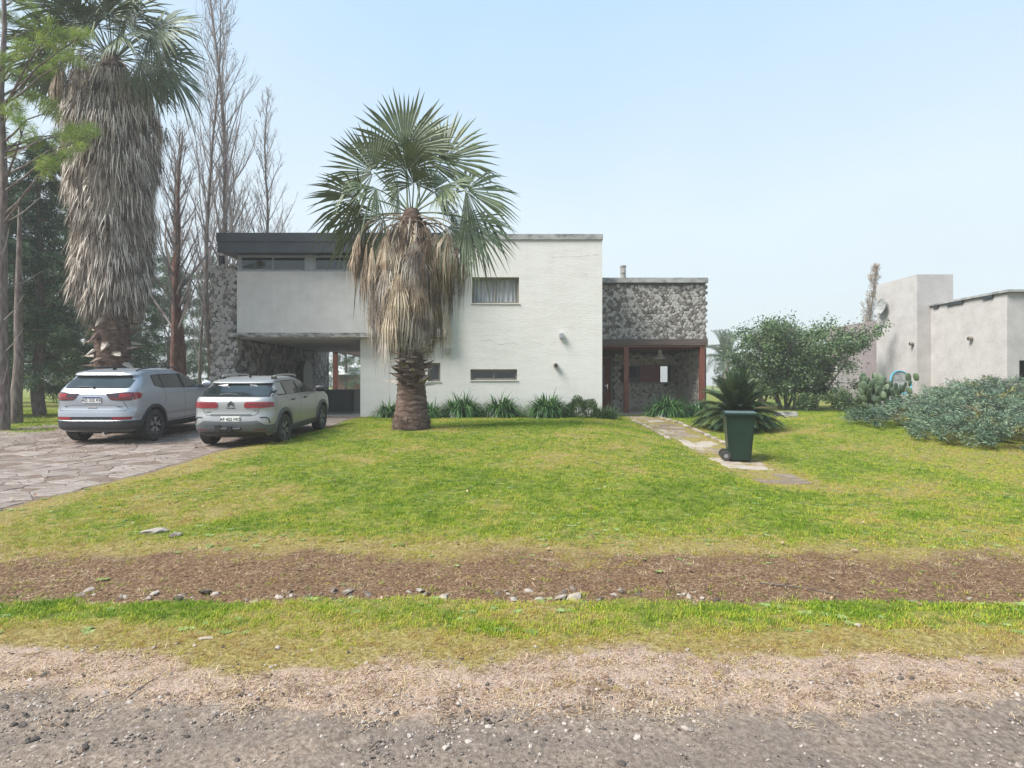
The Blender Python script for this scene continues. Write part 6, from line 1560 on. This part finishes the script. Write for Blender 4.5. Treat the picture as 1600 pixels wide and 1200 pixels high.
# broad leaved weeds
def weed(seed):
    n = 14; a = np.arange(n)*2.4; d0 = np.stack([np.cos(a), np.sin(a), np.full(n,.55)],1); rg_ = np.random.default_rng(seed)
    me = strap_mesh('weed', np.zeros((n,3)), d0, rg_.uniform(.03,.06,n), .016, .9, 3); me.materials.append(M['weed']); return me
x, y = sample(5200, 3.9, 15, .9); wr, ws, wdch, wdr, wdry, wnl = weights(x, y); keep = (rng.random(len(x)) < (nz2(x,y,1.4,6) > .12)*(1-wdr)*(1-wdch)*(1-ws)*.9+.06*(1-wdr)*(1-ws)) & ~inpath[:1].any()
x, y = x[keep], y[keep]
points_instancer('weeds', ground_pts(x,y), source_objs([weed(s) for s in range(3)]), rng.uniform(.5,1.2,len(x)), None, 'light green broad leaved weeds dotted through the lawn', seed=5)
# stones lying in the ditch
st_m = [pebble(s, M['stone']) for s in range(20,26)]
for me in st_m: me.name = 'ditch_stone'
xs_ = np.sort(np.concatenate([rng.uniform(-4.6, 5.0, 45), rng.normal(-.4,1.3,55), rng.normal(-3.2,.5,14)])); first = None
for i, xq in enumerate(xs_):
    if abs(xq) < 5 and (rng.random() < .88 if xq < 1.8 else rng.random() < .55):
        yq = 5.10+rng.normal(0,.05)-float(warp(np.array([xq]), 5.0)[0]); s_ = float(np.clip(rng.lognormal(-3.65,.4), .014, .06))
        o = bpy.data.objects.new('ditch_stone', st_m[i % 6]); COL.objects.link(o); o.location = (xq, yq, Hf(xq,yq)+s_*.05); o.scale = (s_*1.3, s_, s_); o.rotation_euler = (rng.uniform(-.4,.4), rng.uniform(-.4,.4), rng.uniform(0,6.3))
        tag(o, 'small pale angular stone lying in the bottom of the ditch', 'stone', 'loose stones in the ditch')
def single(name, lab, cat, px, py, m, dims, rz, z=None):
    D = 5.0
    for _ in range(30): D = (E-Hf(X(px,D),D))*F/(py-600)
    mb = MB(); v = ICO_V*np.array(dims); rs_ = np.random.default_rng(int(px)); v = v*(1+rs_.normal(0,.13,(len(v),1)))
    mb.add([tuple(a) for a in v], ICO_F); o = mb.build(name, m, None, loc=(X(px,D), D, Hf(X(px,D),D)+dims[2]*.4)); o.rotation_euler = (0, 0, R(rz)); tag(o, lab, cat); return o
single('pink_tile_shard', 'pink shard of brick standing in the ditch left of centre', 'brick shard', 573, 944, M['pink'], (.055,.02,.03), 55)
single('flat_stone', 'large flat pale stone sunk in the lawn near the driveway edge', 'stone', 242, 832, M['stone'], (.13,.07,.035), 30)
single('flat_stone', 'smaller pale stone just right of the large flat stone on the lawn', 'stone', 274, 838, M['stone'], (.07,.05,.03), 60)
single('road_stone', 'biggest pale stone lying on the dirt road right of centre', 'stone', 1073, 1140, M['stone'], (.028,.018,.012), -20)
single('verge_stone', 'small round stone on the grass verge at the right', 'stone', 1341, 979, M['slab'], (.02,.018,.016), 0)
single('pale_leaf_litter', 'large pale curled leaf on the grass verge at the left', 'leaf', 321, 998, M['slab'], (.045,.02,.008), 10)
def stick(lab, p0, p1, r):
    def w3(px, py, lift=.01):
        D = 4.0
        for _ in range(30): D = (E-Hf(X(px,D),D))*F/(py-600)
        return Vector((X(px,D), D, Hf(X(px,D),D)+lift))
    a, b = w3(*p0), w3(*p1, lift=.02); m_ = a.lerp(b,.5)+Vector((.01,.012,.012))
    o = MB().tube([a-a, (m_-a)*.6, m_-a, b-a], [r,r,r*.8,r*.4], 6).build('stick', M['bark'], None, loc=a); tag(o, lab, 'stick')
stick('thin dark stick lying on the straw at the left edge of the road', (200,1092), (250,1062), .004)
stick('pale straw coloured twig on the road left of the dark stick', (130,1110), (172,1092), .003)
stick('short dark twig on the road left of centre', (577,1173), (597,1165), .005)
stick('long dark stick lying in the ditch at the right', (1185,912), (1320,934), .006)
